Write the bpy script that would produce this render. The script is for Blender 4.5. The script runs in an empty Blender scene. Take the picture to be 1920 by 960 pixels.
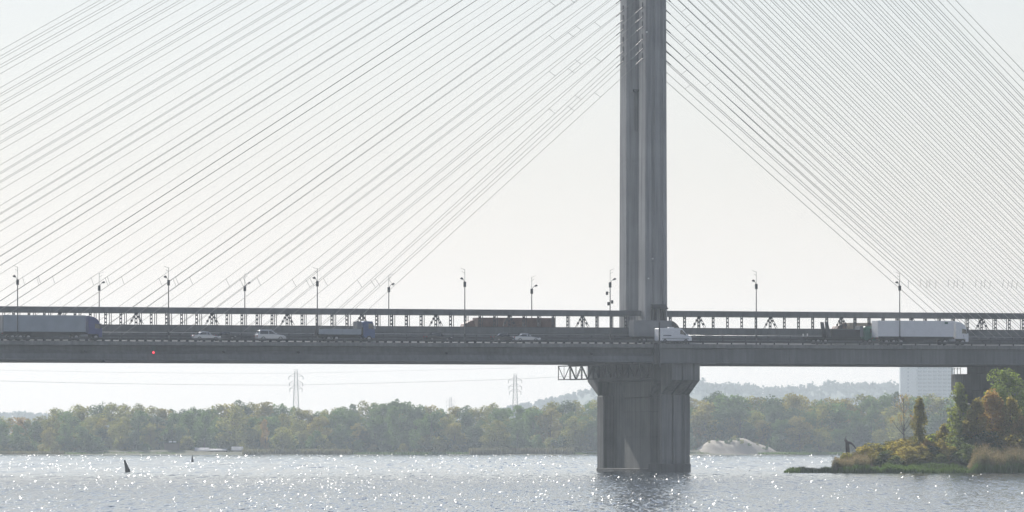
import bpy, bmesh, math, random
import numpy as np
from mathutils import Vector, Matrix
R = math.radians
random.seed(7); rng = np.random.default_rng(7)
sc = bpy.context.scene
C = sc.collection

# ------------------------------------------------------------------ camera, sky, sun, exposure
F, HZ, CAMH = 13200.0, 831.0, 4.65            # focal length in photo pixels, horizon row, camera height
cam_d = bpy.data.cameras.new('camera'); cam = bpy.data.objects.new('camera', cam_d); C.objects.link(cam)
cam.location = (0, 0, CAMH); cam.rotation_euler = (R(90), 0, 0)
cam_d.sensor_width = 36; cam_d.lens = F/1920*36; cam_d.shift_y = (HZ-480)/1920
cam_d.clip_start = 1; cam_d.clip_end = 30000
sc.camera = cam
SUN_AZ, SUN_EL = R(-26), R(34)                # clockwise from the view direction (+Y)
SUNV = Vector((math.sin(SUN_AZ)*math.cos(SUN_EL), math.cos(SUN_AZ)*math.cos(SUN_EL), math.sin(SUN_EL)))
world = bpy.data.worlds.new('World'); sc.world = world; world.use_nodes = True
wn = world.node_tree.nodes; wl = world.node_tree.links
bg = wn['Background']; sky = wn.new('ShaderNodeTexSky'); sky.sky_type = 'NISHITA'; sky.sun_disc = False
sky.sun_elevation = SUN_EL; sky.sun_rotation = SUN_AZ
sky.air_density = 2.0; sky.dust_density = 0.5; sky.ozone_density = 8.0; sky.altitude = 1500
hs = wn.new('ShaderNodeHueSaturation'); hs.inputs['Saturation'].default_value = 0.46
wl.new(sky.outputs[0], hs.inputs['Color']); 
wb = wn.new('ShaderNodeMix'); wb.data_type = 'RGBA'; wb.blend_type = 'MULTIPLY'; wb.inputs[0].default_value = 1; wb.inputs[7].default_value = (1.01, .972, 1.045, 1)   # camera white balance
wl.new(hs.outputs[0], wb.inputs[6]); wl.new(wb.outputs[2], bg.inputs[0]); bg.inputs[1].default_value = 0.088
sl = bpy.data.lights.new('sun', 'SUN'); sl.energy = 5.0; sl.angle = R(0.53); sl.color = (1, .95, .87)
so = bpy.data.objects.new('sun', sl); C.objects.link(so); so.rotation_euler = SUNV.to_track_quat('Z', 'Y').to_euler()
so.location = (-300, 1500, 900)
vs = sc.view_settings; vs.view_transform = 'Standard'; vs.look = 'None'; vs.gamma = 1; vs.use_curve_mapping = False
vs.exposure = 0.35
sc.cycles.volume_bounces = 1; sc.cycles.max_bounces = 8; sc.cycles.use_denoising = True; sc.cycles.denoising_prefilter = 'ACCURATE'
sc.cycles.sample_clamp_indirect = 6

# ------------------------------------------------------------------ coordinates
TH = R(20); CT, ST = math.cos(TH), math.sin(TH)
OX, OY = 21.6, 1160.0                          # tower axis; u runs along the bridge, v across it away from the camera
def B(u, v, z=0): return Vector((OX+u*CT-v*ST, OY+u*ST+v*CT, z))
def u_at(px, v):
    k = (px-960)/F
    return (k*(OY+v*CT)-OX+v*ST)/(CT-k*ST)
def z_at(py, u, v): return CAMH+(HZ-py)*(OY+u*ST+v*CT)/F
def W(px, py, Y): return Vector(((px-960)*Y/F, Y, CAMH+(HZ-py)*Y/F))
def road_z(v): return 21.15-0.032*(abs(v)-6)   # the carriageway falls towards the outer edge

# ------------------------------------------------------------------ materials
def mat(name, col, rough=.7, metal=0, var=.15, scale=.5, bump=0, streak=0, col2=None, spec=.5, trans=0, island=0, stretch=(1,1,1)):
    m = bpy.data.materials.new(name); m.use_nodes = True
    n, l = m.node_tree.nodes, m.node_tree.links
    p = n['Principled BSDF']; p.inputs['Roughness'].default_value = rough; p.inputs['Metallic'].default_value = metal
    p.inputs['Specular IOR Level'].default_value = spec
    tc = n.new('ShaderNodeTexCoord'); mp = n.new('ShaderNodeMapping'); l.new(tc.outputs['Object'], mp.inputs[0])
    mp.inputs['Scale'].default_value = stretch
    nz = n.new('ShaderNodeTexNoise'); nz.inputs['Scale'].default_value = scale; nz.inputs['Detail'].default_value = 5
    l.new(mp.outputs[0], nz.inputs['Vector'])
    rp = n.new('ShaderNodeMapRange'); rp.inputs[1].default_value = .3; rp.inputs[2].default_value = .7
    l.new(nz.outputs[0], rp.inputs[0])
    mx = n.new('ShaderNodeMix'); mx.data_type = 'RGBA'
    c2 = col2 or tuple(c*(1-var*2) for c in col)
    mx.inputs[6].default_value = (*col, 1); mx.inputs[7].default_value = (*c2, 1)
    l.new(rp.outputs[0], mx.inputs[0]); out = mx.outputs[2]
    if streak:                                  # rain streaks: noise stretched down the face
        mp2 = n.new('ShaderNodeMapping'); mp2.inputs['Scale'].default_value = (1.7, 1.7, .05); l.new(tc.outputs['Object'], mp2.inputs[0])
        n2 = n.new('ShaderNodeTexNoise'); n2.inputs['Scale'].default_value = 1; n2.inputs['Detail'].default_value = 6; n2.inputs['Roughness'].default_value = .65
        l.new(mp2.outputs[0], n2.inputs['Vector'])
        r2 = n.new('ShaderNodeMapRange'); r2.inputs[1].default_value = .35; r2.inputs[2].default_value = .72; r2.inputs[3].default_value = 1; r2.inputs[4].default_value = 1-streak
        l.new(n2.outputs[0], r2.inputs[0])
        m2 = n.new('ShaderNodeMix'); m2.data_type = 'RGBA'; m2.blend_type = 'MULTIPLY'; m2.inputs[0].default_value = 1
        l.new(out, m2.inputs[6]); l.new(r2.outputs[0], m2.inputs[7]); out = m2.outputs[2]
    if island:                                  # each leaf a little different, each tree too
        g = n.new('ShaderNodeNewGeometry'); oi = n.new('ShaderNodeObjectInfo')
        ad = n.new('ShaderNodeMath'); ad.operation = 'ADD'; l.new(g.outputs['Random Per Island'], ad.inputs[0]); l.new(oi.outputs['Random'], ad.inputs[1])
        r3 = n.new('ShaderNodeMapRange'); r3.inputs[2].default_value = 2; r3.inputs[3].default_value = 1-island; r3.inputs[4].default_value = 1+island
        l.new(ad.outputs[0], r3.inputs[0])
        m3 = n.new('ShaderNodeMix'); m3.data_type = 'RGBA'; m3.blend_type = 'MULTIPLY'; m3.inputs[0].default_value = 1
        l.new(out, m3.inputs[6]); l.new(r3.outputs[0], m3.inputs[7]); out = m3.outputs[2]
    l.new(out, p.inputs['Base Color'])
    if bump:
        b = n.new('ShaderNodeBump'); b.inputs['Strength'].default_value = bump; b.inputs['Distance'].default_value = .1
        l.new(nz.outputs[0], b.inputs['Height']); l.new(b.outputs[0], p.inputs['Normal'])
    if trans:
        t = n.new('ShaderNodeBsdfTranslucent'); tg = n.new('ShaderNodeMix'); tg.data_type = 'RGBA'; tg.blend_type = 'MULTIPLY'; tg.inputs[0].default_value = 1; tg.inputs[7].default_value = (2.3, 2.2, 1.3, 1); l.new(out, tg.inputs[6]); l.new(tg.outputs[2], t.inputs[0]); ms = n.new('ShaderNodeMixShader'); ms.inputs[0].default_value = trans
        l.new(p.outputs[0], ms.inputs[1]); l.new(t.outputs[0], ms.inputs[2]); l.new(ms.outputs[0], n['Material Output'].inputs[0])
    return m
def emit(name, col, s):
    m = bpy.data.materials.new(name); m.use_nodes = True
    p = m.node_tree.nodes['Principled BSDF']; p.inputs['Emission Color'].default_value = (*col, 1); p.inputs['Emission Strength'].default_value = s
    p.inputs['Base Color'].default_value = (*col, 1); return m
M = {}
M['concrete'] = mat('concrete', (.28, .28, .275), .85, var=.2, scale=.2, bump=.3, streak=.55)
M['tower'] = mat('tower_concrete', (.39, .39, .385), .85, var=.16, scale=.12, bump=.3, streak=.5)
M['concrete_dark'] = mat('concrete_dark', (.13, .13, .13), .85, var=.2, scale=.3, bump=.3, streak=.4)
M['concrete_pale'] = mat('concrete_pale', (.26, .26, .25), .85, var=.2, scale=.3, bump=.3, streak=.4)
M['girder'] = mat('girder', (.17, .175, .18), .6, var=.2, scale=.15, bump=.1, streak=.35)
M['asphalt'] = mat('asphalt', (.055, .055, .057), .42, var=.2, scale=.8, bump=.1, spec=.7)
M['steel'] = mat('steel', (.09, .09, .095), .5, .3, scale=2)
M['steel_dark'] = mat('steel_dark', (.035, .035, .04), .6, .2, scale=2)
M['galv'] = mat('galvanised', (.45, .46, .47), .38, .8, scale=3)
M['lamp_grey'] = mat('lamp_grey', (.14, .14, .14), .5, .3, scale=2)
M['cable'] = mat('cable', (.38, .37, .345), .8, scale=.3, var=.1, spec=.1)
M['cable_dark'] = mat('cable_dark', (.07, .07, .07), .6, scale=.3)
M['wire'] = mat('wire', (.25, .25, .26), .5, .2, scale=.3)
M['white'] = mat('white_paint', (.80, .81, .82), .35, var=.04, scale=1)
M['trailer_grey'] = mat('trailer_tarp', (.33, .37, .41), .5, var=.1, scale=.7)
M['box_grey'] = mat('grey_box', (.17, .18, .195), .45, var=.1, scale=.7)
M['blue'] = mat('blue_paint', (.03, .045, .19), .3, var=.1, scale=1)
M['blue2'] = mat('faded_blue_paint', (.05, .10, .25), .35, var=.1, scale=1)
M['green'] = mat('green_paint', (.03, .14, .105), .4, var=.1, scale=1)
M['silver'] = mat('silver_paint', (.52, .54, .56), .25, .5, var=.04)
M['darkcar'] = mat('dark_paint', (.025, .03, .04), .12, .2, var=.05)
M['red_brown'] = mat('container_brown', (.16, .085, .07), .6, var=.2, scale=1)
M['beige'] = mat('beige_tarp', (.42, .36, .28), .6, var=.1)
M['glass'] = mat('car_glass', (.015, .018, .02), .06, spec=.8)
M['rubber'] = mat('rubber', (.02, .02, .02), .8)
M['chassis'] = mat('chassis', (.03, .03, .032), .6)
M['rim'] = mat('rim', (.35, .35, .36), .35, .8)
M['lens'] = mat('lamp_lens', (.8, .8, .78), .1)
M['tail'] = mat('tail_lens', (.35, .02, .02), .2)
M['sand'] = mat('sand', (.40, .36, .30), .95, var=.1, scale=.2, bump=.4)
M['soil'] = mat('soil', (.10, .09, .05), .95, var=.25, scale=.1, col2=(.06, .075, .03), bump=.4)
M['bark'] = mat('bark', (.075, .06, .05), .9, scale=1.5, bump=.5)
def leaf(name, a, b, isl=.4, tr=.55, sc_=.35): return mat(name, a, .65, col2=b, scale=sc_, spec=.25, trans=tr, island=isl)
M['leaf_green'] = leaf('leaf_green', (.065, .105, .045), (.045, .08, .04))
M['leaf_olive'] = leaf('leaf_olive', (.15, .145, .05), (.08, .10, .04))
M['leaf_dark'] = leaf('leaf_dark', (.045, .07, .045), (.032, .055, .038))
M['leaf_yellow'] = leaf('leaf_yellow', (.17, .145, .055), (.10, .105, .04))
M['leaf_orange'] = leaf('leaf_orange', (.20, .125, .05), (.13, .10, .04))
M['leaf_fresh'] = leaf('leaf_fresh', (.085, .12, .04), (.055, .09, .03))
for k_, (a_, b_) in {'leaf_green': ((.13, .15, .05), (.075, .10, .035)), 'leaf_olive': ((.19, .17, .05), (.11, .115, .04)), 'leaf_dark': ((.06, .085, .035), (.045, .065, .03)),
                     'leaf_yellow': ((.21, .175, .06), (.14, .13, .05)), 'leaf_orange': ((.25, .16, .07), (.17, .13, .055)), 'leaf_fresh': ((.13, .17, .05), (.08, .115, .04))}.items():
    M['near_'+k_] = leaf('near_'+k_, a_, b_, .5, .6, .5)
M['reed_green'] = leaf('reed_green', (.065, .11, .03), (.045, .08, .025), sc_=.2, tr=.45)
M['reed_pale'] = leaf('reed_pale', (.115, .105, .07), (.075, .08, .045), sc_=.2, tr=.35)
M['plume'] = leaf('plume', (.20, .165, .13), (.15, .125, .10), sc_=.3, tr=.35)
M['hill_ground'] = mat('hill_ground', (.035, .05, .025), .95, scale=.02)
M['forest_far'] = mat('forest_far', (.045, .055, .04), .9, scale=.02, island=.3)
M['block_wall'] = mat('block_wall', (.52, .54, .57), .7, var=.05, scale=.05)
M['block_band'] = mat('block_band', (.36, .40, .46), .6, var=.08, scale=.05)
M['pane'] = mat('pane', (.10, .13, .16), .1)
M['loggia'] = mat('loggia_glass', (.30, .34, .40), .2)
M['roof_tin'] = mat('roof_tin', (.42, .42, .43), .7)
M['timber'] = mat('timber', (.13, .10, .08), .8)
M['buoy'] = mat('buoy', (.03, .028, .03), .5, var=.2)
M['red_lamp'] = emit('red_lamp', (1, .03, .05), 4)

# ------------------------------------------------------------------ mesh builder and tags
class MB:
    def __init__(s): s.v = []; s.f = []
    def add(s, vs, fs):
        o = len(s.v); s.v += [tuple(x) for x in vs]; s.f += [tuple(i+o for i in f) for f in fs]; return s
    def box(s, x0, x1, y0, y1, z0, z1):
        return s.add([(x0,y0,z0),(x1,y0,z0),(x1,y1,z0),(x0,y1,z0),(x0,y0,z1),(x1,y0,z1),(x1,y1,z1),(x0,y1,z1)],
                     [(3,2,1,0),(4,5,6,7),(0,1,5,4),(1,2,6,5),(2,3,7,6),(3,0,4,7)])
    def prism(s, prof, a0, a1, axis='y', ins=None):
        """polygon extruded along an axis: 'y' -> prof (x,z), 'x' -> prof (y,z), 'z' -> prof (x,y); ins: profile at the far end"""
        n = len(prof); q = ins or prof
        def P(p, a): return (p[0], a, p[1]) if axis == 'y' else ((a, p[0], p[1]) if axis == 'x' else (p[0], p[1], a))
        vs = [P(p, a0) for p in prof]+[P(p, a1) for p in q]
        return s.add(vs, [tuple(range(n)), tuple(reversed(range(n, 2*n)))]+[(i, (i+1) % n+0, (i+1) % n+n, i+n)[::-1] for i in range(n)])
    def bar(s, p, q, r, n=4, r2=None):
        p, q = Vector(p), Vector(q); d = (q-p).normalized()
        a = Vector((0,0,1)) if abs(d.z) < .9 else Vector((1,0,0)); x = d.cross(a).normalized(); y = d.cross(x)
        r2 = r if r2 is None else r2; ph = math.pi/4 if n == 4 else 0
        vs = []
        for c, rr in ((p, r), (q, r2)):
            for i in range(n):
                t = 2*math.pi*i/n+ph; vs.append(c+x*math.cos(t)*rr+y*math.sin(t)*rr)
        return s.add(vs, [tuple(range(n)), tuple(reversed(range(n, 2*n)))]+[(i, i+n, (i+1) % n+n, (i+1) % n) for i in range(n)])
    def tube(s, pts, rad, n=6):
        for i in range(len(pts)-1): s.bar(pts[i], pts[i+1], rad[i] if hasattr(rad, '__len__') else rad, n, rad[i+1] if hasattr(rad, '__len__') else None)
        return s
    def mesh(s, name, material, bevel=0, smooth=False):
        me = bpy.data.meshes.new(name); me.from_pydata(s.v, [], s.f); me.update()
        bm = bmesh.new(); bm.from_mesh(me); bmesh.ops.recalc_face_normals(bm, faces=bm.faces)
        if bevel:
            es = [e for e in bm.edges if len(e.link_faces) == 2 and e.calc_face_angle(0) > .5]
            bmesh.ops.bevel(bm, geom=es, offset=bevel, segments=2, affect='EDGES', clamp_overlap=True, profile=.5)
        bm.to_mesh(me); bm.free()
        if smooth:
            for p in me.polygons: p.use_smooth = True
        me.materials.append(M[material] if isinstance(material, str) else material)
        return me
    def build(s, name, material, parent=None, loc=(0,0,0), rz=0, bevel=0, smooth=False):
        return obj(name, s.mesh(name, material, bevel, smooth), parent, loc, rz)
def obj(name, me, parent=None, loc=(0,0,0), rz=0, scale=None):
    o = bpy.data.objects.new(name, me); C.objects.link(o); o.location = loc; o.rotation_euler = (0,0,rz)
    if scale is not None: o.scale = scale
    if parent is not None: o.parent = parent
    return o
def tag(o, label, cat, group=None):
    o['label'] = label; o['category'] = cat
    if group: o['group'] = group
    return o
def thing(name, label, cat, loc, rz=0, group=None): return tag(obj(name, None, None, loc, rz), label, cat, group)
def bthing(name, label, cat, u, v, z, group=None, rz=0): return thing(name, label, cat, B(u, v, z), TH+rz, group)
def struct(o): o['kind'] = 'structure'; return o
def stuff(o): o['kind'] = 'stuff'; return o
ORD = ['zeroth','first','second','third','fourth','fifth','sixth','seventh','eighth','ninth','tenth','eleventh','twelfth']
def nth(i): return ORD[i] if i < len(ORD) else '%d%s' % (i, {1:'st',2:'nd',3:'rd'}.get(i % 10 if i % 100 not in (11,12,13) else 0, 'th'))

# ------------------------------------------------------------------ water
wm = bpy.data.materials.new('river_water'); wm.use_nodes = True
n, l = wm.node_tree.nodes, wm.node_tree.links; p = n['Principled BSDF']
p.inputs['Base Color'].default_value = (.035, .05, .06, 1); p.inputs['IOR'].default_value = 1.33; p.inputs['Roughness'].default_value = .10
tc = n.new('ShaderNodeTexCoord')
def wnoise(scale, detail, rough=.6):
    mp = n.new('ShaderNodeMapping'); mp.inputs['Scale'].default_value = scale; l.new(tc.outputs['Object'], mp.inputs[0])
    z = n.new('ShaderNodeTexNoise'); z.inputs['Scale'].default_value = 1; z.inputs['Detail'].default_value = detail; z.inputs['Roughness'].default_value = rough
    l.new(mp.outputs[0], z.inputs['Vector']); return z
def vmath(op, a, b):
    m = n.new('ShaderNodeVectorMath'); m.operation = op
    for i, x in enumerate((a, b)):
        if isinstance(x, tuple): m.inputs[i].default_value = x
        elif x is not None: l.new(x, m.inputs[i])
    return m.outputs[0]
fine = vmath('SUBTRACT', wnoise((2.4, .10, 1), 2).outputs['Color'], (.5, .5, .5))
chop = vmath('SUBTRACT', wnoise((.9, .007, 1), 2).outputs['Color'], (.5, .5, .5))     # longer crests in the open far reach
mid = vmath('SUBTRACT', wnoise((.5, .03, 1), 2).outputs['Color'], (.5, .5, .5))
spx = n.new('ShaderNodeSeparateXYZ'); l.new(tc.outputs['Object'], spx.inputs[0])
fr_ = n.new('ShaderNodeMapRange'); fr_.interpolation_type = 'SMOOTHSTEP'; fr_.inputs[1].default_value = 700; fr_.inputs[2].default_value = 1500; l.new(spx.outputs[1], fr_.inputs[0])
fm = n.new('ShaderNodeMix'); fm.data_type = 'VECTOR'; l.new(fr_.outputs[0], fm.inputs[0]); l.new(fine, fm.inputs[4]); l.new(chop, fm.inputs[5])
nv = vmath('ADD', vmath('MULTIPLY', fm.outputs[1], (.9, .9, 0)), vmath('MULTIPLY', mid, (.4, .4, 0)))
cube = vmath('MULTIPLY', vmath('MULTIPLY', nv, nv), nv)
sl_ = vmath('ADD', vmath('MULTIPLY', nv, (.6, .36, 0)), vmath('MULTIPLY', cube, (14, 16, 0)))
patch = wnoise((.006, .0035, 1), 3)                      # gusts: rougher and calmer reaches
pr = n.new('ShaderNodeMapRange'); pr.inputs[1].default_value = .35; pr.inputs[2].default_value = .65; pr.inputs[3].default_value = .6; pr.inputs[4].default_value = 1.2
l.new(patch.outputs[0], pr.inputs[0])
scl = n.new('ShaderNodeVectorMath'); scl.operation = 'SCALE'; l.new(sl_, scl.inputs[0]); l.new(pr.outputs[0], scl.inputs['Scale'])
sep = n.new('ShaderNodeSeparateXYZ'); l.new(scl.outputs[0], sep.inputs[0])
ab = n.new('ShaderNodeMath'); ab.operation = 'ABSOLUTE'; l.new(sep.outputs[1], ab.inputs[0])
ng = n.new('ShaderNodeMath'); ng.operation = 'MULTIPLY'; ng.inputs[1].default_value = -1; l.new(ab.outputs[0], ng.inputs[0])
cb = n.new('ShaderNodeCombineXYZ'); l.new(sep.outputs[0], cb.inputs[0]); l.new(ng.outputs[0], cb.inputs[1]); cb.inputs[2].default_value = 1
l.new(vmath('NORMALIZE', cb.outputs[0], None), p.inputs['Normal'])
M['water'] = wm
m = MB(); m.add([(-3000,-300,0),(3000,-300,0),(3000,2800,0),(-3000,2800,0)], [(0,1,2,3)])
struct(m.build('river_water', 'water'))

# loose facets added above the river, tilted so they throw sun glints
nw = 95000; yy = (480**-.1+(2770**-.1-480**-.1)*rng.random(nw))**(-1/.1); yy = np.where(rng.random(nw) < .12, rng.uniform(300, 480, nw), yy)
xx = rng.uniform(-.125, .125, nw)*yy
glint_clump = np.sin(xx*.11+yy*.013)+np.sin(xx*.047-yy*.021+1)+.8*np.sin(xx*.23+yy*.006+2)+.7*np.sin(yy*.045)      # gathers the added glints in patches
glint_thin = np.clip((xx-5)/60, 0, 1)*(yy < 1100)                                                                # thins the added glints in the right foreground
keep = rng.random(nw) < np.clip(.5+.28*glint_clump, .12, 1)*(1-.75*glint_thin); xx, yy = xx[keep], yy[keep]; nw = len(xx)
sy = np.clip(rng.normal(.33, .15, nw), .04, .8); sx = rng.normal(.42, .24, nw)
N_ = np.stack([-sx, -sy, np.ones(nw)], 1); N_ /= np.linalg.norm(N_, axis=1)[:, None]
ex = np.cross(np.array([[0, 1.0, 0]]), N_); ex /= np.linalg.norm(ex, axis=1)[:, None]; ey = np.cross(N_, ex)
sz_ = np.clip(rng.lognormal(-3.9, .6, nw), .008, .10)*(yy/750)**.85; wx_ = (sz_*rng.uniform(1, 1.8, nw))[:, None]; wy_ = (sz_*.9)[:, None]
c_ = np.stack([xx, yy, wy_[:, 0]*sy+np.abs(wx_[:, 0]*sx)+.01], 1)
q = np.stack([c_-ex*wx_, c_-ey*wy_, c_+ex*wx_, c_+ey*wy_], 1).reshape(-1, 3)
me = bpy.data.meshes.new('glint_facets'); me.from_pydata(q.tolist(), [], np.arange(4*nw).reshape(-1, 4).tolist())
wv = bpy.data.materials.new('glint_facet_water'); wv.use_nodes = True; p = wv.node_tree.nodes['Principled BSDF']
p.inputs['Base Color'].default_value = (.035, .05, .06, 1); p.inputs['IOR'].default_value = 1.33; p.inputs['Roughness'].default_value = .32
me.materials.append(wv)
stuff(tag(obj('glint_facets', me), 'sun-glint facets added over the open river', 'waves'))

# ------------------------------------------------------------------ far bank, dune, hills
SH = 2790.0
def grid(fn, xs, ys):
    m = MB(); nx = len(xs)
    m.v = [(x, y, fn(x, y)) for y in ys for x in xs]
    m.f = [(j*nx+i, j*nx+i+1, (j+1)*nx+i+1, (j+1)*nx+i) for j in range(len(ys)-1) for i in range(nx-1)]
    return m
def wav(x, y=0): return math.sin(x*.031+y*.02)+.6*math.sin(x*.083+1.3)+.4*math.sin(x*.19+y*.05)
g = grid(lambda x, y: -1.5 if y < SH-30 else (-.6 if y < SH-1 else (.35+.2*wav(x) if y < SH+4 else 1.2+.5*wav(x, y)*(y < 4500))),
         list(np.linspace(-500, 500, 200))+[1500, 2700], [SH-40, SH-18, SH+1, SH+6, SH+15, SH+40, SH+90, 3500, 5000, 10200])
g.v = [(x-2700 if False else x, y, z) for x, y, z in g.v]
fb = struct(g.build('far_bank', 'soil'))
g2 = grid(lambda x, y: 1.0 if y > SH+1 else -1.0, [-2700, -1500, -500.5], [SH-40, SH, SH+5, 3500, 10200]); struct(g2.build('far_bank', 'soil'))
dc = W(1375, 853, SH+12)
def dune(x, y):
    dx, dy = (x-dc.x)/17.5, (y-dc.y)/14
    r = dx*dx+dy*dy
    return -1+6.9*math.exp(-r*r*.9-.35*r)*(1+.09*math.sin(x*.5)+.06*math.sin(x*1.3+y))
m = grid(dune, list(np.linspace(dc.x-26, dc.x+26, 60)), list(np.linspace(dc.y-20, dc.y+22, 40)))
struct(m.build('sand_dune', 'sand', smooth=True))
RIDGE = [(-900,790),(-200,780),(0,775),(40,772),(70,775),(200,785),(700,785),(900,772),(980,757),(1040,745),(1080,735),(1120,722),(1200,705),(1280,712),(1330,722),(1400,728),(1450,732),(1500,727),(1560,722),(1620,724),(1690,722),(1800,728),(2000,735),(2600,770)]
def ridge(px): return np.interp(px, [a for a, b in RIDGE], [b for a, b in RIDGE])
HY = 8500.0
def hill(x, y):
    px = 960+x*F/HY; z = CAMH+(HZ-ridge(px)-8)*HY/F
    t = max(0, min(1, (y-7300)/(HY-7300))); t = t*t*(3-2*t)
    return max(.5, z)*t if y <= HY else max(.5, z)*(1-(y-HY)/1400)
struct(grid(hill, list(np.linspace(-1400, 1400, 160)), [7300, 7600, 7900, 8200, 8350, HY, 8800, 9400, 9850]).build('hills', 'hill_ground', smooth=True))

# ------------------------------------------------------------------ foliage makers
def leaf_cloud(pts, size, squash=.7, tilt=None):
    """one small quad for every point, turned at random"""
    k = len(pts); a = rng.normal(size=(k, 3)); a /= np.linalg.norm(a, axis=1)[:, None]
    b = rng.normal(size=(k, 3))
    if tilt is not None: a = a*(1-tilt)+np.array([0, 0, 1.0])*tilt; a /= np.linalg.norm(a, axis=1)[:, None]
    b = np.cross(a, b); b /= np.linalg.norm(b, axis=1)[:, None]
    s = size*rng.uniform(.6, 1.3, size=(k, 1)); a = a*s; b = b*s*squash
    q = np.stack([pts-a*.5-b*.2, pts-b*.5, pts+a*.5, pts+b*.5], 1).reshape(-1, 3)
    return q, np.arange(4*k).reshape(-1, 4)
def mesh_np(name, v, f, material):
    me = bpy.data.meshes.new(name); k = len(f); w = f.shape[1]
    me.vertices.add(len(v)); me.vertices.foreach_set('co', np.asarray(v, np.float32).ravel())
    me.loops.add(k*w); me.loops.foreach_set('vertex_index', f.astype(np.int32).ravel())
    me.polygons.add(k); me.polygons.foreach_set('loop_start', np.arange(0, k*w, w, dtype=np.int32)); me.polygons.foreach_set('loop_total', np.full(k, w, np.int32))
    me.update(calc_edges=True); me.materials.append(M[material]); return me
def crown_points(h, w, n, nl, base=.18, shape='round'):
    """leaf positions on lobes spread through the crown's volume"""
    P = []; lobes = []
    for i in range(nl):
        t = (i+.5+random.uniform(-.4, .4))/nl
        z = h*(base+(1-base)*t*.95)
        if shape == 'round': env = w*.5*math.sin(math.pi*min(1, .22+.78*t*.93))**.7
        elif shape == 'poplar': env = w*.5*min(1, .35+2.2*t)*max(.04, 1-t)**.62*1.25
        elif shape == 'bush': env = w*.5*math.sqrt(max(.05, 1-t*t*.9))
        else: env = w*.5*(1-.6*t)
        a = random.uniform(0, 2*math.pi); rr = env*random.uniform(.25, .95)
        lr = {'round': .25, 'poplar': .17, 'bush': .24, 'spire': .22}[shape]*w*random.uniform(.45, 1.25)*(1-.35*t)
        lobes.append((rr*math.cos(a), rr*math.sin(a), z, lr))
    wts = np.array([q[3]**2 for q in lobes]); wts = wts/wts.sum()
    for q, k in zip(lobes, rng.multinomial(n, wts)):
        d = rng.normal(size=(k, 3)); d /= np.linalg.norm(d, axis=1)[:, None]
        r = q[3]*rng.uniform(.15, 1.08, size=(k, 1))**.45
        e = d*r*np.array([1, 1, 1.5 if shape in ('poplar', 'spire') else .85])
        P.append(np.array(q[:3])+e)
    P = np.concatenate(P); P[:, 2] = np.clip(P[:, 2], .2, None)
    return P, lobes
def trunk_mesh(h, r, lobes, lean=.03):
    m = MB(); pts = []
    for i in range(7):
        t = i/6; pts.append((lean*h*math.sin(t*3), lean*h*math.sin(t*2+1)-lean*h*.84, h*.92*t))
    rad = [r*(1-.85*i/6) for i in range(7)]; m.tube(pts, rad, 7)
    for q in lobes[::max(1, len(lobes)//12)]:
        k = max(1, min(5, int(q[2]/h*5.5-1))); p0 = Vector(pts[k]); p1 = Vector(q[:3])
        mid_ = p0.lerp(p1, .5)+Vector((0, 0, .04*h)); m.tube([p0, mid_, p1], [rad[k]*.5, rad[k]*.3, .02], 5)
    return m.mesh('trunk', 'bark')
def tree_kind(h, w, n, nl, size, leafmat, shape, base=.18, r=None):
    P, lobes = crown_points(h, w, n, nl, base, shape)
    q, f = leaf_cloud(P, size)
    return mesh_np('crown', q, f, leafmat), trunk_mesh(h, r or h*.018, lobes)
def plant(kind, name, label, cat, loc, s, group=None, rz=None, wx=1):
    t = thing(name, label, cat, loc, random.uniform(0, 6.28) if rz is None else rz, group); t.scale = (s*wx, s*wx, s)
    obj('crown', kind[0], t); obj('trunk', kind[1], t); return t

# hill forest: trees too far to tell apart
pts = []
for i in range(2200):
    px = random.uniform(-60, 2050); y = HY-random.random()**1.7*600; x = (px-960)*HY/F*random.uniform(.98, 1.02)
    z0 = hill(x, y); hh = random.uniform(5, 12)*(.55 if px < 1290 else 1); k = 26
    d = rng.normal(size=(k, 3)); d /= np.linalg.norm(d, axis=1)[:, None]
    pts.append(np.array([x, y, z0+hh*.45])+d*np.array([hh*.42, hh*.42, hh*.55])*rng.uniform(.6, 1.05, size=(k, 1)))
q, f = leaf_cloud(np.concatenate(pts), 4.0)
stuff(tag(obj('hill_forest', mesh_np('hill_forest', q, f, 'forest_far')), 'pale blue hazy forest covering the distant hills', 'forest'))

# far woodland, tree by tree
FARK = {}
for key, lm, lab in (('green', 'leaf_green', 'grey-green rounded tree in the far bank wood'),
                     ('olive', 'leaf_olive', 'olive tree with sunlit top, far bank wood'),
                     ('dark', 'leaf_dark', 'darker dense tree in the far bank wood'),
                     ('yellow', 'leaf_yellow', 'yellowing autumn tree in the far bank wood'),
                     ('orange', 'leaf_orange', 'orange autumn tree in the far bank wood')):
    FARK[key] = ([tree_kind(20, random.uniform(11, 14.5), 4600, random.randint(26, 40), .75, lm, 'round', random.uniform(.03, .12), .3) for _ in range(2 if key in ('yellow', 'orange') else 3)], lab)
TOPS = [(-150,775),(0,785),(20,772),(45,783),(70,782),(100,766),(140,760),(240,756),(290,762),(320,768),(350,764),(400,762),(440,750),(470,756),(510,752),(540,764),(600,768),(620,760),(690,755),(730,750),(760,752),(800,757),(850,765),(900,760),(950,757),(1010,760),(1060,752),(1110,750),(1200,748),(1300,748),(1345,736),(1400,741),(1440,748),(1480,738),(1540,746),(1600,741),(1680,733),(1720,742),(1780,745),(1900,750),(2100,755)]
def top_at(px): return np.interp(px, [a for a, b in TOPS], [b for a, b in TOPS])
ROWLAB = {'back': ', tall, in the back row', 'mid': ', half hidden in the middle', 'front': ', low by the waterline'}
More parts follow.
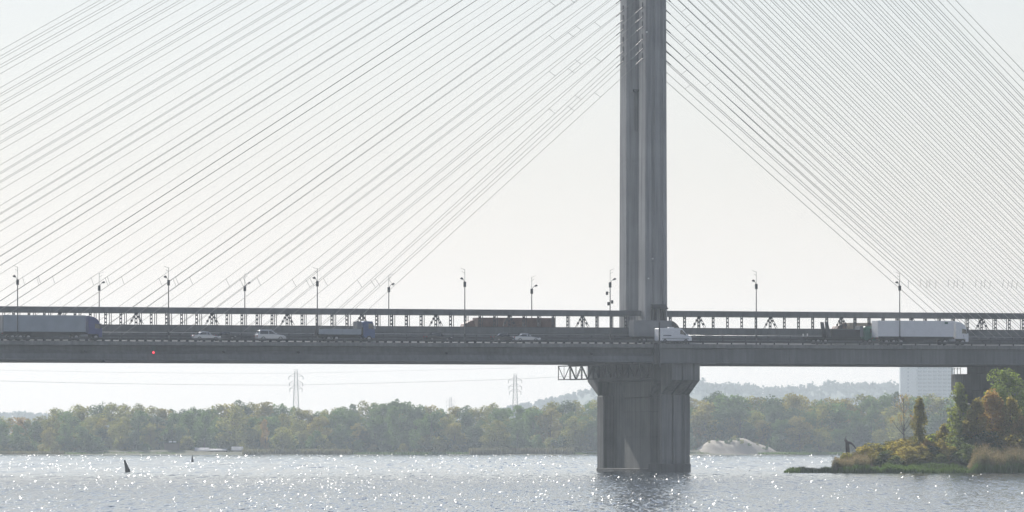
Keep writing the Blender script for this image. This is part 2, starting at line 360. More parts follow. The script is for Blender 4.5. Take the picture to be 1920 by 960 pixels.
def far_tree(px, Y, ytop, key=None, wx=None):
    row = 'back' if Y > SH+47 else ('mid' if Y > SH+26 else 'front')
    key = key or random.choices(['green', 'olive', 'dark', 'yellow', 'orange'], [36, 34, 26, 12, .5])[0]
    ks, lab = FARK[key]; loc = W(px, 853, Y); loc.z = .6
    h = CAMH+(HZ-ytop)*Y/F-.6
    if h < 2: return
    plant(random.choice(ks), 'far_bank_tree', lab+ROWLAB[row], 'tree', loc, h/20, 'far bank trees, %s, %s row' % (key, row), wx=wx or random.uniform(.85, 1.45))
px = -140
while px < 2060:
    far_tree(px, SH+60+random.uniform(-8, 25), top_at(px)+random.uniform(-3, 7)); px += random.uniform(17, 27)
px = -130
while px < 2050:
    if not 1700 < px < 1790: far_tree(px, SH+36+random.uniform(-8, 8), 853-(853-top_at(px))*random.uniform(.70, .93))
    px += random.uniform(24, 38)
px = -120
while px < 2040:
    if not (300 < px < 345 or 355 < px < 462 or 1295 < px < 1455):
        far_tree(px, SH+16+random.uniform(-4, 8), 853-(853-top_at(px))*random.uniform(.35, .72), wx=random.uniform(1.0, 1.5))
    px += random.uniform(24, 46)
for px, yt in ((380, 819), (425, 815), (450, 822), (1310, 800), (1340, 790), (1370, 785), (1400, 792), (1430, 788), (315, 800), (338, 795)):
    far_tree(px, SH+34, yt, wx=1.2)
far_tree(497, SH+14, 785, 'orange', .6); far_tree(760, SH+58, 763, 'orange', .7); far_tree(283, SH+20, 800, 'yellow', .7); far_tree(1100, SH+30, 800, 'orange', .6)
far_tree(1345, SH+70, 736, 'dark', .8); far_tree(740, SH+60, 751, 'dark', .8)
fk = [tree_kind(6, 10, 1800, 22, .7, lm, 'bush', .0, .1) for lm in ('leaf_green', 'leaf_olive', 'leaf_dark')]
px = -130
while px < 2040:
    if not (300 < px < 345 or 360 < px < 460 or 1290 < px < 1460):
        loc = W(px, 853, SH+random.uniform(9, 26)); loc.z = .4; k_ = random.randrange(3)
        plant(fk[k_], 'bank_bush', ('grey-green', 'olive', 'dark')[k_]+' leafy bush at the foot of the far bank wood', 'bush', loc, random.uniform(.6, 1.25), 'far bank bushes, %s' % ('green', 'olive', 'dark')[k_])
    px += random.uniform(18, 32)
# shrubs on the dune
sk = [tree_kind(4, 5, 700, 9, .5, lm, 'bush', .05, .08) for lm in ('leaf_green', 'leaf_olive')]
for px, py, hpx in ((1345, 832, 6), (1368, 836, 10), (1376, 833, 10), (1385, 840, 7), (1392, 845, 8), (1362, 848, 8), (1330, 846, 5), (1405, 836, 6), (1420, 843, 6), (1436, 846, 9), (1306, 849, 5)):
    loc = W(px, 853, dc.y-random.uniform(2, 10)); loc.z = max(.2, dune(loc.x, loc.y))-.1
    plant(random.choice(sk), 'dune_shrub', 'small green shrub rooted in the pale sand dune', 'shrub', loc, hpx*SH/F/4, 'shrubs on the sand dune')

def reed_mesh(name, pos, h, lean, wid, material, plume=None):
    """thin upright blades, one bent triangle strip each"""
    k = len(pos); hh = h*rng.uniform(.6, 1.1, size=(k, 1)); a = rng.uniform(0, 6.28, size=k)
    side = np.stack([np.cos(a), np.sin(a), 0*a], 1)*wid
    ln = rng.normal(size=(k, 3))*lean*hh; ln[:, 2] = 0
    up = np.array([0, 0, 1.0])
    q = np.stack([pos-side*.5, pos+side*.5, pos+up*hh*.55+ln*.35+side*.45, pos+up*hh*.55+ln*.35-side*.45, pos+up*hh+ln], 1).reshape(-1, 3)
    i = np.arange(k)*5
    f4 = np.stack([i, i+1, i+2, i+3], 1); f3 = np.stack([i+3, i+2, i+4, i+4], 1)
    me = bpy.data.meshes.new(name); me.from_pydata(q.tolist(), [], f4.tolist()+[x[:3] for x in f3.tolist()]); me.materials.append(M[material]); 
    if plume:
        sel = rng.random(k) < plume; tp = (pos+up*hh*1.0+ln)[sel]
        q2, g2_ = leaf_cloud(np.repeat(tp, 2, 0)+rng.normal(size=(2*len(tp), 3))*.10, wid*3.2, .45, .75)
        return me, mesh_np(name+'_plumes', q2, g2_, 'plume')
    return me, None
def far_reeds(x0, x1, hpx, Y, n, material, label):
    ps = np.array([[(random.uniform(x0, x1)-960)*Y/F, Y+random.uniform(-3, 5), .1] for _ in range(n)])
    me, pl = reed_mesh('far_reeds', ps, hpx*Y/F, .15, .28, material)
    stuff(tag(obj('reed_bed', me), label, 'reeds'))
far_reeds(-40, 120, 7, SH+2, 3500, 'reed_pale', 'thin pale reed strip along the far waterline left of the huts')
far_reeds(120, 330, 5, SH+3, 3000, 'reed_green', 'low green reed fringe before the dark boathouse bank')
far_reeds(455, 660, 11, SH+2, 5000, 'reed_pale', 'pale reed bed past the huts on the far bank')
far_reeds(660, 880, 5, SH+3, 3000, 'reed_green', 'low green reed fringe under dense far wood')
far_reeds(880, 1075, 13, SH+1, 5500, 'reed_pale', 'tall pale reed bed on far bank beside the bridge pier')
far_reeds(1075, 1330, 5, SH+2, 3000, 'reed_green', 'low green reed fringe behind the bridge pier up to dune')
far_reeds(1420, 1580, 5, SH+2, 3000, 'reed_green', 'low green reed fringe between sand dune and wooded spit')

# ------------------------------------------------------------------ far bank buildings, pylons, wires
def hut(px, py, wpx, hpx, Y, name, label, roofc, doorc='timber'):
    a = W(px, py, Y); k = Y/F; w, h = wpx*k, hpx*k
    t = thing(name, label, 'hut', (a.x, Y, .8), random.uniform(-.1, .1))
    hz = a.z-.8
    MB().box(0, w, 0, 5, 0, hz-h).build('wall', 'timber', t)
    MB().prism([(-.6, hz-h-.1), (5.6, hz-h-.1), (5.2, hz-h+.15), (2.6, hz+.15), (-.2, hz-h+.15)], -.5, w+.5, 'x').build('roof', roofc, t)
    MB().box(w*.4, w*.55, -.06, -.01, 0, min(2, hz-h-.3)).build('door', 'steel_dark', t)
    for q in (.12, .75): MB().box(w*q, w*q+.9, -.06, -.01, .9, min(1.8, hz-h-.2)).build('window', 'pane', t)
    return t
hut(368, 840, 22, 5, SH+8, 'boathouse', 'low shoreline hut with bright white sheet roof beside long shed', 'roof_tin')
hut(393, 842, 29, 2.5, SH+9, 'long_shed', 'long low shed with narrow pale roof joining white-roofed hut', 'roof_tin')
hut(437, 838, 17, 6, SH+14, 'cabin', 'small cabin with grey tin roof half hidden by shore reeds', 'roof_tin')
a = W(308, 829, SH+8); k = (SH+8)/F
t = thing('dark_boathouse', 'dark square boathouse at the waterline with two white roof boxes', 'hut', (a.x, SH+8, .5))
MB().box(0, 27*k, 0, 6, 0, a.z-.9).build('wall', 'timber', t)
MB().box(-.3, 27*k+.3, -.3, 6.3, a.z-.9, a.z-.6).build('roof', 'steel_dark', t)
for q in (8.5, 16.5): MB().box(q*k, (q+5.5)*k, .4, 2.4, a.z-.6, a.z-.1).build('roof_box', 'white', t, bevel=.08)

# tall apartment block
Y = 5600.0; a = W(1688, 688, Y); b = W(1788, 688, Y); top = 78.0
t = thing('apartment_tower', 'pale hazy high-rise apartment block with banded balconies behind the wood', 'building', (a.x, Y, 1))
wdt = b.x-a.x; wallw = wdt*.30
MB().box(0, wallw, 0, 16, 0, top).build('end_wall', 'block_wall', t)
MB().box(wallw+.01, wdt, 1.5, 16, 0, top-.6).build('wall', 'block_wall', t)
MB().box(-.6, wdt+.6, -.5, 16.5, top, top+1.4).build('roof', 'block_wall', t)
MB().box(wdt*.35, wdt*.6, 4, 11, top+1.4, top+5).build('lift_house', 'block_wall', t)
bm_ = MB().box(wallw+.3, wdt-.2, -.2, 1.49, 0, 1.15).mesh('balcony', 'block_band'); wn_ = MB().box(0, 3.6, 1.3, 1.49, 0, 1.6).mesh('window', 'loggia'); w2_ = MB().box(0, 1.2, -.08, -.01, 0, 1.3).mesh('window', 'loggia')
for i in range(25):
    z = 1.5+i*3.0
    obj('balcony', bm_, t, (0, 0, z))
    for j in range(7): obj('window', wn_, t, (wallw+1.2+j*(wdt-wallw-2)/7, 0, z+1.3))
    obj('window', w2_, t, (wallw*.45, 0, z+1))

def lattice_tower(px, ytop, H, label, name='power_pylon', arms=((.90, 3.6), (.82, 3.4), (.755, 3.1))):
    Y = (H-CAMH)*F/(HZ-ytop); c = W(px, HZ, Y)
    t = thing(name, label, 'pylon', (c.x, Y, .5), R(8))
    hw = lambda z: 1.9*(1-z/H)**1.2+.62
    zs = [0, .12, .24, .36, .46, .55, .62, .68, .745, .80, .86, .92, .965]
    for sx in (-1, 1):
        for sy in (-1, 1):
            m = MB()
            for q in range(len(zs)-1):
                z0, z1 = zs[q]*H, zs[q+1]*H; m.bar((sx*hw(z0), sy*hw(z0), z0), (sx*hw(z1), sy*hw(z1), z1), .11)
            m.build('leg', 'wire', t)
    for q in range(len(zs)-1):
        z0, z1 = zs[q]*H, zs[q+1]*H; m = MB()
        for s in (-1, 1):
            for w_ in (-1, 1):
                m.bar((-w_*hw(z0), s*hw(z0), z0), (w_*hw(z1), s*hw(z1), z1), .04); m.bar((s*hw(z0), -w_*hw(z0), z0), (s*hw(z1), w_*hw(z1), z1), .04)
            m.bar((-hw(z1), s*hw(z1), z1), (hw(z1), s*hw(z1), z1), .05)
        m.build('bracing', 'wire', t)
    for zz, w_ in arms:
        z = zz*H
        for s in (-1, 1):
            m = MB(); m.bar((s*hw(z), .6, z), (s*w_, 0, z), .08); m.bar((s*hw(z), -.6, z), (s*w_, 0, z), .08); m.bar((s*hw(z), 0, z+1.5), (s*w_, 0, z), .1)
            ar = m.build('cross_arm', 'steel', t)
            MB().bar((s*w_, 0, z), (s*w_, 0, z-1.6), .13, 6).build('insulator', 'steel_dark', ar)
    MB().bar((-1.3, 0, H-.9), (1.3, 0, H-.9), .1).build('top_bar', 'steel', t)
    return c.x, Y
p1 = lattice_tower(555, 692, 42, 'grey lattice power pylon rising above far wood, tallest and closest to huts')
p2 = lattice_tower(966, 700, 42, 'reddish-grey lattice power pylon standing before the rising hill ridge')
p3 = lattice_tower(845, 744, 42, 'tiny distant power pylon peeping over the treetops')
def wire(pts2, Y0, Y1, label, r):
    m = MB(); P = []
    xs = np.array([q[0] for q in pts2]); ys = np.array([q[1] for q in pts2])
    co = np.polyfit(xs, ys, 2)
    for i in range(25):
        x = xs[0]+(xs[-1]-xs[0])*i/24; P.append(W(x, np.polyval(co, x), Y0+(Y1-Y0)*i/24))
    m.tube(P, r, 4); tag(m.build('power_line', 'wire'), label, 'wire')
wire([(-60, 712.5), (0, 714), (160, 718), (330, 721), (555, 722)], 3200, p1[1], 'thin sagging power wire reaching the pylon by huts from upstream', .09)
wire([(555, 722), (740, 717.5), (966, 711)], p1[1], p2[1], 'thin power wire strung between the two tall lattice pylons', .09)
wire([(966, 711), (1047, 706.5), (1150, 700)], p2[1], p2[1]+60, 'thin power wire running from ridge pylon towards the bridge pier', .09)
wire([(-60, 692), (300, 699), (555, 700)], 3200, p1[1], 'faint upper power wire at top arm of pylon by huts', .05)
wire([(555, 700), (800, 694), (966, 690)], p1[1], p2[1], 'faint upper power wire between both lattice pylons', .05)

# ------------------------------------------------------------------ buoys
def buoy(px, ytop, ybase, lean, label, s):
    Y = CAMH*F/(ybase-HZ); c = W(px, ybase, Y); h = (ybase-ytop)*Y/F/math.cos(lean)
    t = thing('spar_buoy', label, 'buoy', (c.x, Y, 0)); t.rotation_euler = (0, lean, 0)
    m = MB(); m.tube([(0,0,-.6), (0,0,h*.12), (0,0,h*.5), (0,0,h*.93), (0,0,h)], [h*.2, h*.2, h*.13, h*.07, h*.03], 10); m.build('body', 'buoy', t, smooth=False)
    m = MB(); m.tube([(0,0,h*.10), (0,0,h*.16)], [h*.22, h*.22], 10); m.build('collar', 'steel_dark', t)
buoy(240, 862, 885, R(-16), 'dark conical channel buoy leaning in open water', 1)
buoy(361, 853.5, 866, R(-3), 'small upright dark buoy floating off the shore huts', 1)

# ------------------------------------------------------------------ bridge: deck
U0, U1 = -235.0, 170.0
UJ = u_at(1228, -20.3)                       # where the long steel span meets the concrete span
dk = bthing('bridge_deck', 'long grey bridge deck crossing the river with steel and concrete girders', 'bridge deck', 0, 0, 0)
def along(name, prof, u0, u1, material, parent, bevel=0):     # prof in (v,z)
    return MB().prism(prof, u0, u1, 'x').build(name, material, parent, bevel=bevel)
zn = road_z(-20)                             # near edge of the road
for s, nm in ((-1, 'near'), (1, 'far')):
    rp = [(s*5.0, road_z(5)), (s*20.0, road_z(20)), (s*20.0, road_z(20)-.3), (s*5.0, road_z(20)-.3)]
    along('roadway', rp, U0, U1, 'asphalt', dk)
along('track_bed', [(-4.99, 20.45), (4.99, 20.45), (4.99, 20.9), (-4.99, 20.9)], U0, U1, 'concrete_dark', dk)
# edge beams (cornice) in lengths, each its own piece
seg = 11.8
def segs(u0, u1, L=seg):
    k = max(1, round((u1-u0)/L)); return [(u0+(u1-u0)*i/k, u0+(u1-u0)*(i+1)/k) for i in range(k)]
for s in (-1, 1):
    for a, b in segs(U0, U1):
        along('edge_beam', [(s*20.0, zn-.30), (s*20.01, zn-.01), (s*20.6, zn-.01), (s*20.62, zn-.62), (s*20.2, zn-.66)], a+.015, b-.015, 'concrete_pale', dk)
# long span: steel box with a sloping lower web; concrete span: deep flat face
for s in (-1, 1):
    for a, b in segs(U0, UJ):
        along('girder_web', [(s*18.7, 20.0), (s*19.15, 20.0), (s*19.2, 19.25), (s*19.7, 18.75), (s*19.95, 17.93), (s*18.7, 17.93)], a+.012, b-.012, 'girder', dk)
    along('bottom_flange', [(s*18.5, 17.73), (s*20.3, 17.73), (s*20.3, 17.81), (s*19.96, 17.92), (s*18.5, 17.92)], U0, UJ, 'galv' if False else 'girder', dk)
    for a, b in segs(UJ+.1, U1):
        along('girder_web', [(s*18.9, 20.0), (s*20.1, 20.0), (s*20.16, 17.76), (s*18.9, 17.76)], a+.012, b-.012, 'girder', dk)
    along('bottom_flange', [(s*18.5, 17.6), (s*20.24, 17.6), (s*20.24, 17.71), (s*20.18, 17.75), (s*18.5, 17.75)], UJ+.1, U1, 'girder', dk)
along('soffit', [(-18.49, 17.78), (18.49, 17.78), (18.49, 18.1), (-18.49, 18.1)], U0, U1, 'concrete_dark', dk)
for s in (-1, 1): along('kerb', [(s*19.2, road_z(19.2)-.05), (s*19.99, road_z(20)-.05), (s*19.99, zn+.03), (s*19.2, zn+.03)], U0, U1, 'concrete', dk)
along('expansion_joint', [(-20.7, 17.6), (-20.63, 17.6), (-20.63, 20.9), (-20.7, 20.9)], UJ-.35, UJ+.35, 'steel_dark', dk)
MB().bar((UJ+.6, -20.75, 17.0), (UJ+.6, -20.75, 24.2), .13, 6).build('drain_pipe', 'steel_dark', dk)
for px in (160, 420, 560, 838, 1110):        # scupper outlets in the web
    u = u_at(px, -20); MB().bar((u, -19.6, 19.1), (u, -19.95, 19.05), .2, 10).build('scupper', 'steel_dark', dk)
u = u_at(193, -19); MB().tube([(u, -19.5, 17.75), (u, -19.5, 17.35)], [.14, .22], 8).build('drain_outlet', 'steel_dark', dk)
u = u_at(1356, -19.5); MB().box(u-1, u+1, -19.9, -18.6, 17.35, 17.61).build('inspection_hatch', 'steel_dark', dk)
u = u_at(288, -20.1)
t = bthing('navigation_light', 'small glowing red navigation light on the bridge girder face', 'light', u, -20.0, z_at(661, u, -20))
MB().box(-.18, .18, 0.0, .25, -.2, .2).build('housing', 'steel_dark', t)
MB().tube([(0, -.12, 0), (0, 0, 0)], [.09, .15], 10).build('lens', 'red_lamp', t)

# roadside crash barriers
def barrier(u0, u1, step, pw, label):
    v = -20.25; t = bthing('crash_barrier', label, 'barrier', u0, v, zn-.01)
    z0 = .27
    along('rail', [(-.10, z0), (-.14, z0+.07), (-.08, z0+.15), (-.14, z0+.23), (-.10, z0+.30), (.0, z0+.30), (0, z0)], 0, u1-u0, 'steel', t)
    pm = MB().box(-pw/2, pw/2, .01, .14, 0, z0+.28).mesh('post', 'steel_dark')
    for i in range(int((u1-u0)/step)+1): obj('post', pm, t, (i*step+.3, 0, 0))
barrier(-128, UJ-.4, 1.38, .42, 'grey roadside crash barrier with close posts along the long steel span')
barrier(UJ+.6, 90, 2.5, .2, 'grey roadside crash barrier with wide post spacing on the concrete span')
def median(u0, u1, label):
    v = -7.4; t = bthing('median_guardrail', label, 'guardrail', u0, v, road_z(v))
    along('rail', [(-.06, .5), (-.1, .58), (-.05, .66), (-.1, .76), (-.06, .84), (.0, .84), (0, .5)], 0, u1-u0, 'steel', t)
    m = MB()
    for k in range(1): m.bar((0, -.02, 1.22), (u1-u0, -.02, 1.22), .055, 8)
    m.build('top_pipe', 'galv', t, smooth=True)
    pm = MB().box(-.05, .05, .01, .1, 0, 1.2).mesh('post', 'steel_dark')
    for i in range(int((u1-u0)/4)+1): obj('post', pm, t, (i*4+.2, 0, 0))
median(-128, -3, 'low guardrail with shiny top pipe beside median wall, long steel span')
median(3, 90, 'low guardrail with shiny top pipe beside median wall, concrete span')

# central railway corridor: solid walls below, open frame above
WZ0, WZ1, BZ0, BZ1 = 21.0, 23.62, 25.55, 26.42
PST = 2.54
def lattice_post(plates=True):
    m = MB(); H_ = BZ0-WZ1
    for s in (-1, 1): m.box(s*.16-.045, s*.16+.045, -.06, .06, 0, H_)
    if plates:
        for z in (.18, .5, .82): m.box(-.205, .205, -.075, .075, H_*z-.13, H_*z+.13)
    return m.mesh('post', 'steel_dark')
POST_N, POST_F = lattice_post(), lattice_post(False)
def brace_mesh(s):
    m = MB(); H_ = BZ0-WZ1; p = Vector((s*.1, -.1, H_-.15)); q = Vector((s*1.1, -.1, .02)); d = Vector((.13, 0, .06))
    m.bar(p-d, q-d, .05); m.bar(p+d, q+d, .05)
    for t_ in (.3, .65): c = p.lerp(q, t_); m.box(c.x-.16, c.x+.16, -.18, -.02, c.z-.17, c.z+.17)
    return m.mesh('brace', 'steel_dark')
BR = {s: brace_mesh(s) for s in (-1, 1)}
GUS = MB().prism([(-.35, BZ0-WZ1), (.35, BZ0-WZ1), (.2, BZ0-WZ1-.45), (-.2, BZ0-WZ1-.45)], -.13, -.08).mesh('gusset', 'steel_dark')
def screen(u0, u1, v, first, vfirst, label, near):
    w = bthing('median_wall', label[0], 'wall', u0, v, 0)
    for a, b in segs(0, u1-u0, 12): along('wall_panel', [(-.12, WZ0), (.12, WZ0), (.12, WZ1-.12), (-.12, WZ1-.12)], a+.012, b-.012, 'girder', w)
    along('coping', [(-.2, WZ1-.119), (.2, WZ1-.119), (.2, WZ1), (-.2, WZ1)], 0, u1-u0, 'steel', w)
    along('ledge', [(-.26, 22.5), (-.121, 22.5), (-.121, 22.62), (-.26, 22.58)], 0, u1-u0, 'steel', w)
    t = bthing('gallery_frame', label[1], 'frame', u0, v, WZ1)
    along('top_beam', [(-.35, BZ0-WZ1), (.35, BZ0-WZ1), (.38, BZ1-WZ1-.1), (.3, BZ1-WZ1), (-.3, BZ1-WZ1), (-.38, BZ1-WZ1-.1)], 0, u1-u0, 'girder', t)
    i0 = math.ceil((u0-first)/PST); i = i0
    while first+i*PST < u1-.3:
        u = first+i*PST-u0
        obj('post', POST_N if near else POST_F, t, (u, 0, 0))
        if near and (i-vfirst) % 5 == 0:
            obj('brace', BR[-1], t, (u, 0, 0)); obj('brace', BR[1], t, (u, 0, 0)); obj('gusset', GUS, t, (u, 0, 0))
        i += 1
fl = u_at(255, -3.9); fr = u_at(1310, -3.9)
screen(-128, -1.9, -3.9, fl, 0, ('solid grey median wall facing the near road, long steel span', 'dark steel gallery frame with lattice posts and braces, long span, roadside'), True)
screen(1.9, 90, -3.9, fr, 0, ('solid grey median wall facing the near road, concrete span', 'dark steel gallery frame with lattice posts and braces, concrete span, roadside'), True)
screen(-128, -1.9, 3.9, fl+.6, 0, ('solid grey median wall across the tracks, long steel span', 'dark steel gallery frame with plain thin posts across tracks, long span'), False)
screen(1.9, 90, 3.9, fr+.6, 0, ('solid grey median wall across the tracks, concrete span', 'dark steel gallery frame with plain thin posts across tracks, concrete span'), False)

# ------------------------------------------------------------------ tower
PT = 118.0
tw = bthing('bridge_tower', 'tall twin-legged grey concrete bridge tower carrying all the stay cables', 'tower', 0, 0, 17.8)
LV = 4.4
def leg(vc, inner):
    z0, z1 = 0, PT-17.8
    def prof(w, d):  # plan with two shallow flutes on each broad side
        a, b = w/2, d/2
        plain = [(-a, -b+.25), (-a+.25, -b), (-a+.95, -b), (-a+1.15, -b), (-a+1.4, -b), (-a+1.6, -b), (a-1.25, -b), (a-1.1, -b), (a-.8, -b), (a-.65, -b), (a-.2, -b), (a, -b+.2)]
        near = [(-a, -b+.25), (-a+.25, -b), (-a+.95, -b), (-a+1.15, -b+.3), (-a+1.4, -b+.3), (-a+1.6, -b), (a-1.25, -b), (a-1.1, -b+.28), (a-.8, -b+.28), (a-.65, -b), (a-.2, -b), (a, -b+.2)]
        far = [(x, -y) for x, y in reversed(near)]
        if inner < 0: return plain+far
        return near+[(x, -y) for x, y in reversed(plain)]
    p0 = prof(3.95, 3.5); p1 = prof(3.3, 3.3)
    H_ = z1-z0; k = 12
    for i in range(k):                       # cast in lifts with fine joints
        f0, f1 = i/k, (i+1)/k
        L = lambda f: [(a[0]+(b[0]-a[0])*f, a[1]+(b[1]-a[1])*f+vc) for a, b in zip(p0, p1)]
        MB().prism(L(f0), z0+H_*f0+.012, z0+H_*f1-.012, 'z', L(f1)).build('leg_lift', 'tower', tw)
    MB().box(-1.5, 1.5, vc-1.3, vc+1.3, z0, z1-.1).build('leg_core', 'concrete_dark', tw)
leg(-LV, 1); leg(LV, -1)
for z in (7.3, 63, PT-22): MB().box(-1.55, 1.55, -LV+1.9, LV-1.9, z-1.2, z+1.2).build('cross_beam', 'concrete', tw, bevel=.1)
# anchor slots up the left face of each leg, service ladder cage, awning, deck housing
for s in (-1, 1):
    for i in range(20):
        z = z_at(109, 0, -LV)+i*1.56+(i//3)*.52+.4-17.8
        MB().box(-2.02+.0033*z*1.0, -1.7, s*LV-.28, s*LV+.28, z-.4, z+.4).build('anchor_slot', 'steel_dark', tw)
lz0, lz1 = z_at(246, 0, 2.6)-17.8, z_at(172, 0, 2.6)-17.8
pn = MB()
lad = obj('service_ladder', None, tw, (.1, 2.55, lz0))
for x in (-.55, -.2, .15, .5): MB().box(x-.07, x+.07, -.14, 0, 0, lz1-lz0).build('rail', 'concrete_pale', lad)
MB().box(-.9, .9, -.5, .05, lz1-lz0, lz1-lz0+.35).build('canopy', 'steel_dark', lad)
az = z_at(577, 0, -6.2)-17.8
MB().prism([(-6.15, az), (-7.6, az-.25), (-7.6, az-.1), (-6.15, az+.55)], -1.0, 1.5, 'x').build('awning', 'steel_dark', tw)
for x in (-.85, -.25, .75, 1.35): MB().box(x-.12, x+.12, -6.6, -6.2, az-2.2, az-.1).build('awning_post', 'steel', tw)
MB().box(-2.6, 2.6, -7.0, 7.0, -.2, 3.25).build('plinth', 'concrete_dark', tw, bevel=.1)
for px, py in ((1224, 485), (1216, 522), (1213, 60)):
    u = u_at(px, -6.25); MB().bar((u, -6.3, z_at(py, u, -6.3)-17.8), (u, -6.05, z_at(py, u, -6.3)-17.8), .13, 8).build('lamp', 'lens', tw)

# ------------------------------------------------------------------ piers
def pier(u, zt, label, bent):
    t = bthing('bridge_pier', label, 'pier', u, 0, -3)
    T = zt+3
    def colm(name, v0, v1, hw, z0, z1, m='concrete'):
        return MB().box(-hw, hw, v0, v1, z0, z1).build(name, m, t, bevel=.25)
    colm('core_wall', -14.4, 14.4, .7, 0, T-2.8, 'concrete')
    colm('column', 11.8, 15, 2.5, 0, T-5.0); colm('column', -9.3, 2.6, 2.35, 0, T-5.4); 
    colm('column', -14.6, -13.2, 2.5, 0, T-5.0)
    for a, b, q in ((-2.5, -.75, .0), (-.5, 1.25, .0), (1.45, 2.5, .22)):          # pilasters of the near end
        MB().box(a, b, -15+q, -14.58, 0, T-5.1).build('pilaster', 'concrete', t, bevel=.06)
        MB().prism([(-14.4, T-5.1), (-19.4+q, T-2.7), (-19.4+q, T), (-14.4, T)], a, b, 'x').build('bracket', 'concrete', t, bevel=.06)
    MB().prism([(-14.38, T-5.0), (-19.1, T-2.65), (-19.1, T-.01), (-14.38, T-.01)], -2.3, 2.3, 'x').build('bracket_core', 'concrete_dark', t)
    MB().prism([(14.4, T-5.1), (19.4, T-2.7), (19.4, T), (14.4, T)], -2.5, 2.5, 'x').build('bracket', 'concrete', t, bevel=.1)
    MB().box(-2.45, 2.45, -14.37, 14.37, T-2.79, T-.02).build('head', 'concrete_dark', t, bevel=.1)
    # the middle column spreads under the tower
    MB().prism([(-9.3, T-5.39), (2.6, T-5.39), (4.6, T-2.8), (-11.2, T-2.8)], -2.42, 2.42, 'x').build('column_flare', 'concrete', t, bevel=.1)
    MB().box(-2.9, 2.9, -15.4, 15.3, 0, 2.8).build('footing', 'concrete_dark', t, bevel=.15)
    MB().box(-2.56, 2.56, -15.06, -9.0, 0, 4.3).build('wet_plinth', 'concrete_dark', t, bevel=.08)
    MB().box(-2.56, 2.56, -8.9, 15.06, 0, 3.5).build('wet_plinth', 'concrete_dark', t, bevel=.08)
    for z in (T*.42, T*.62): MB().box(-2.38, 2.38, -9.33, 2.63, z, z+.05).build('casting_joint', 'concrete_dark', t)
    return t
tp = pier(0, 17.59, 'massive fluted concrete pier under the bridge tower standing in the river', True)
u2 = u_at(1783, 19.4)+2.5
z2 = z_at(699, u2, 0)
t2 = pier(u2, 16.4, 'dark concrete pier with flared head behind the wooded spit', False)
for vv in (-16, -8, 0, 8, 15): MB().box(-1, 1, vv-1, vv+1, 19.4, 20.7).build('bearing', 'concrete_dark', t2)
MB().box(-1.6, 1.6, -17, 13.5, 19.4, 20.59).build('cross_head', 'concrete_dark', t2)
for vv in (15.6, 16.9, 18.2, 19.2):
    MB().bar((-2.4, vv, 19.4), (-2.4, vv, 20.5), .06).build('railing_post', 'steel', t2)
MB().bar((-2.4, 15.6, 20.3), (-2.4, 19.2, 20.3), .05).build('hand_rail', 'steel', t2)

# maintenance gantry hung under the deck beside the tower pier
ug = u_at(1047, 19.5)
gz = 17.6; gh = 2.35
gt = bthing('maintenance_gantry', 'dark steel truss gantry hanging beneath the deck beside tower pier', 'gantry', ug, 0, gz)
W2 = 2.2
for x in (0, W2):
    for z in (-.1, -gh): MB().bar((x, -18.5, z), (x, 19.5, z), .11).build('chord', 'steel_dark', gt)
nb = 7; dv = 38/nb
for i in range(nb+1):
    v = 19.5-i*dv
    for x in (0, W2): MB().bar((x, v, -.1), (x, v, -gh), .075).build('upright', 'steel_dark', gt)
    for z in (-.1, -gh): MB().bar((0, v, z), (W2, v, z), .06).build('cross_bar', 'steel_dark', gt)
    if i < nb:
        for x in (0, W2):
            MB().bar((x, v, -.1), (x, v-dv/2, -gh), .07).build('diagonal', 'steel_dark', gt)
            MB().bar((x, v-dv/2, -gh), (x, v-dv, -.1), .07).build('diagonal', 'steel_dark', gt)
            MB().bar((x, v-dv/2, -.1), (x, v-dv/2, -gh), .04).build('hanger_rod', 'steel_dark', gt)
        MB().bar((0, v, -gh), (W2, v-dv, -gh), .045).build('diagonal', 'steel_dark', gt)
for vv in (-12, 0, 12): MB().bar((W2/2, vv, -.1), (W2/2, vv, .3), .1).build('hanger', 'steel_dark', gt)

# ------------------------------------------------------------------ stay cables
CR = {-1: .033, 1: .047}
def cable(u_deck, z_deck, z_twr, side, v, idx, fan, plane, spacers):
    ut = side*1.75
    A = Vector((ut, 0, z_twr)); D = Vector((u_deck, 0, z_deck)); L = (D-A).length
    t = bthing('stay_cable', 'steel stay cable, %s out from the tower in the %s, %s plane' % (nth(idx), fan, plane), 'cable', 0, v, 0, 'stay cables, %s, %s plane' % (fan, plane))
    P = []
    for i in range(9):
        f_ = i/8; q = A.lerp(D, f_); q.z -= 4*f_*(1-f_)*L*L*1.4e-5; P.append(q)
    MB().tube(P, CR[side], 5).build('strand', 'cable', t)
    d = (D-A).normalized()
    MB().bar(A+d*.1, A+d*1.7, .085, 6).build('anchor_sleeve', 'steel', t)
    MB().bar(D-d*1.2, D+d*.1, .11, 6).build('deck_socket', 'steel', t)
    nrm = Vector((-d.z, 0, d.x)) if d.x > 0 else Vector((d.z, 0, -d.x))
    return t, A, D
def on_line(A, D, zq):
    f_ = (zq-A.z)/(D.z-A.z); return A.lerp(D, f_)
def spacer(t, p, q): MB().bar(p, q, .028, 4).build('spacer_rod', 'cable_dark', t)
ZT0 = z_at(109, 0, -LV)                       # lowest anchor
def ztower(i): return ZT0+i*1.56+(i//3)*.52
ztop_ref = BZ1
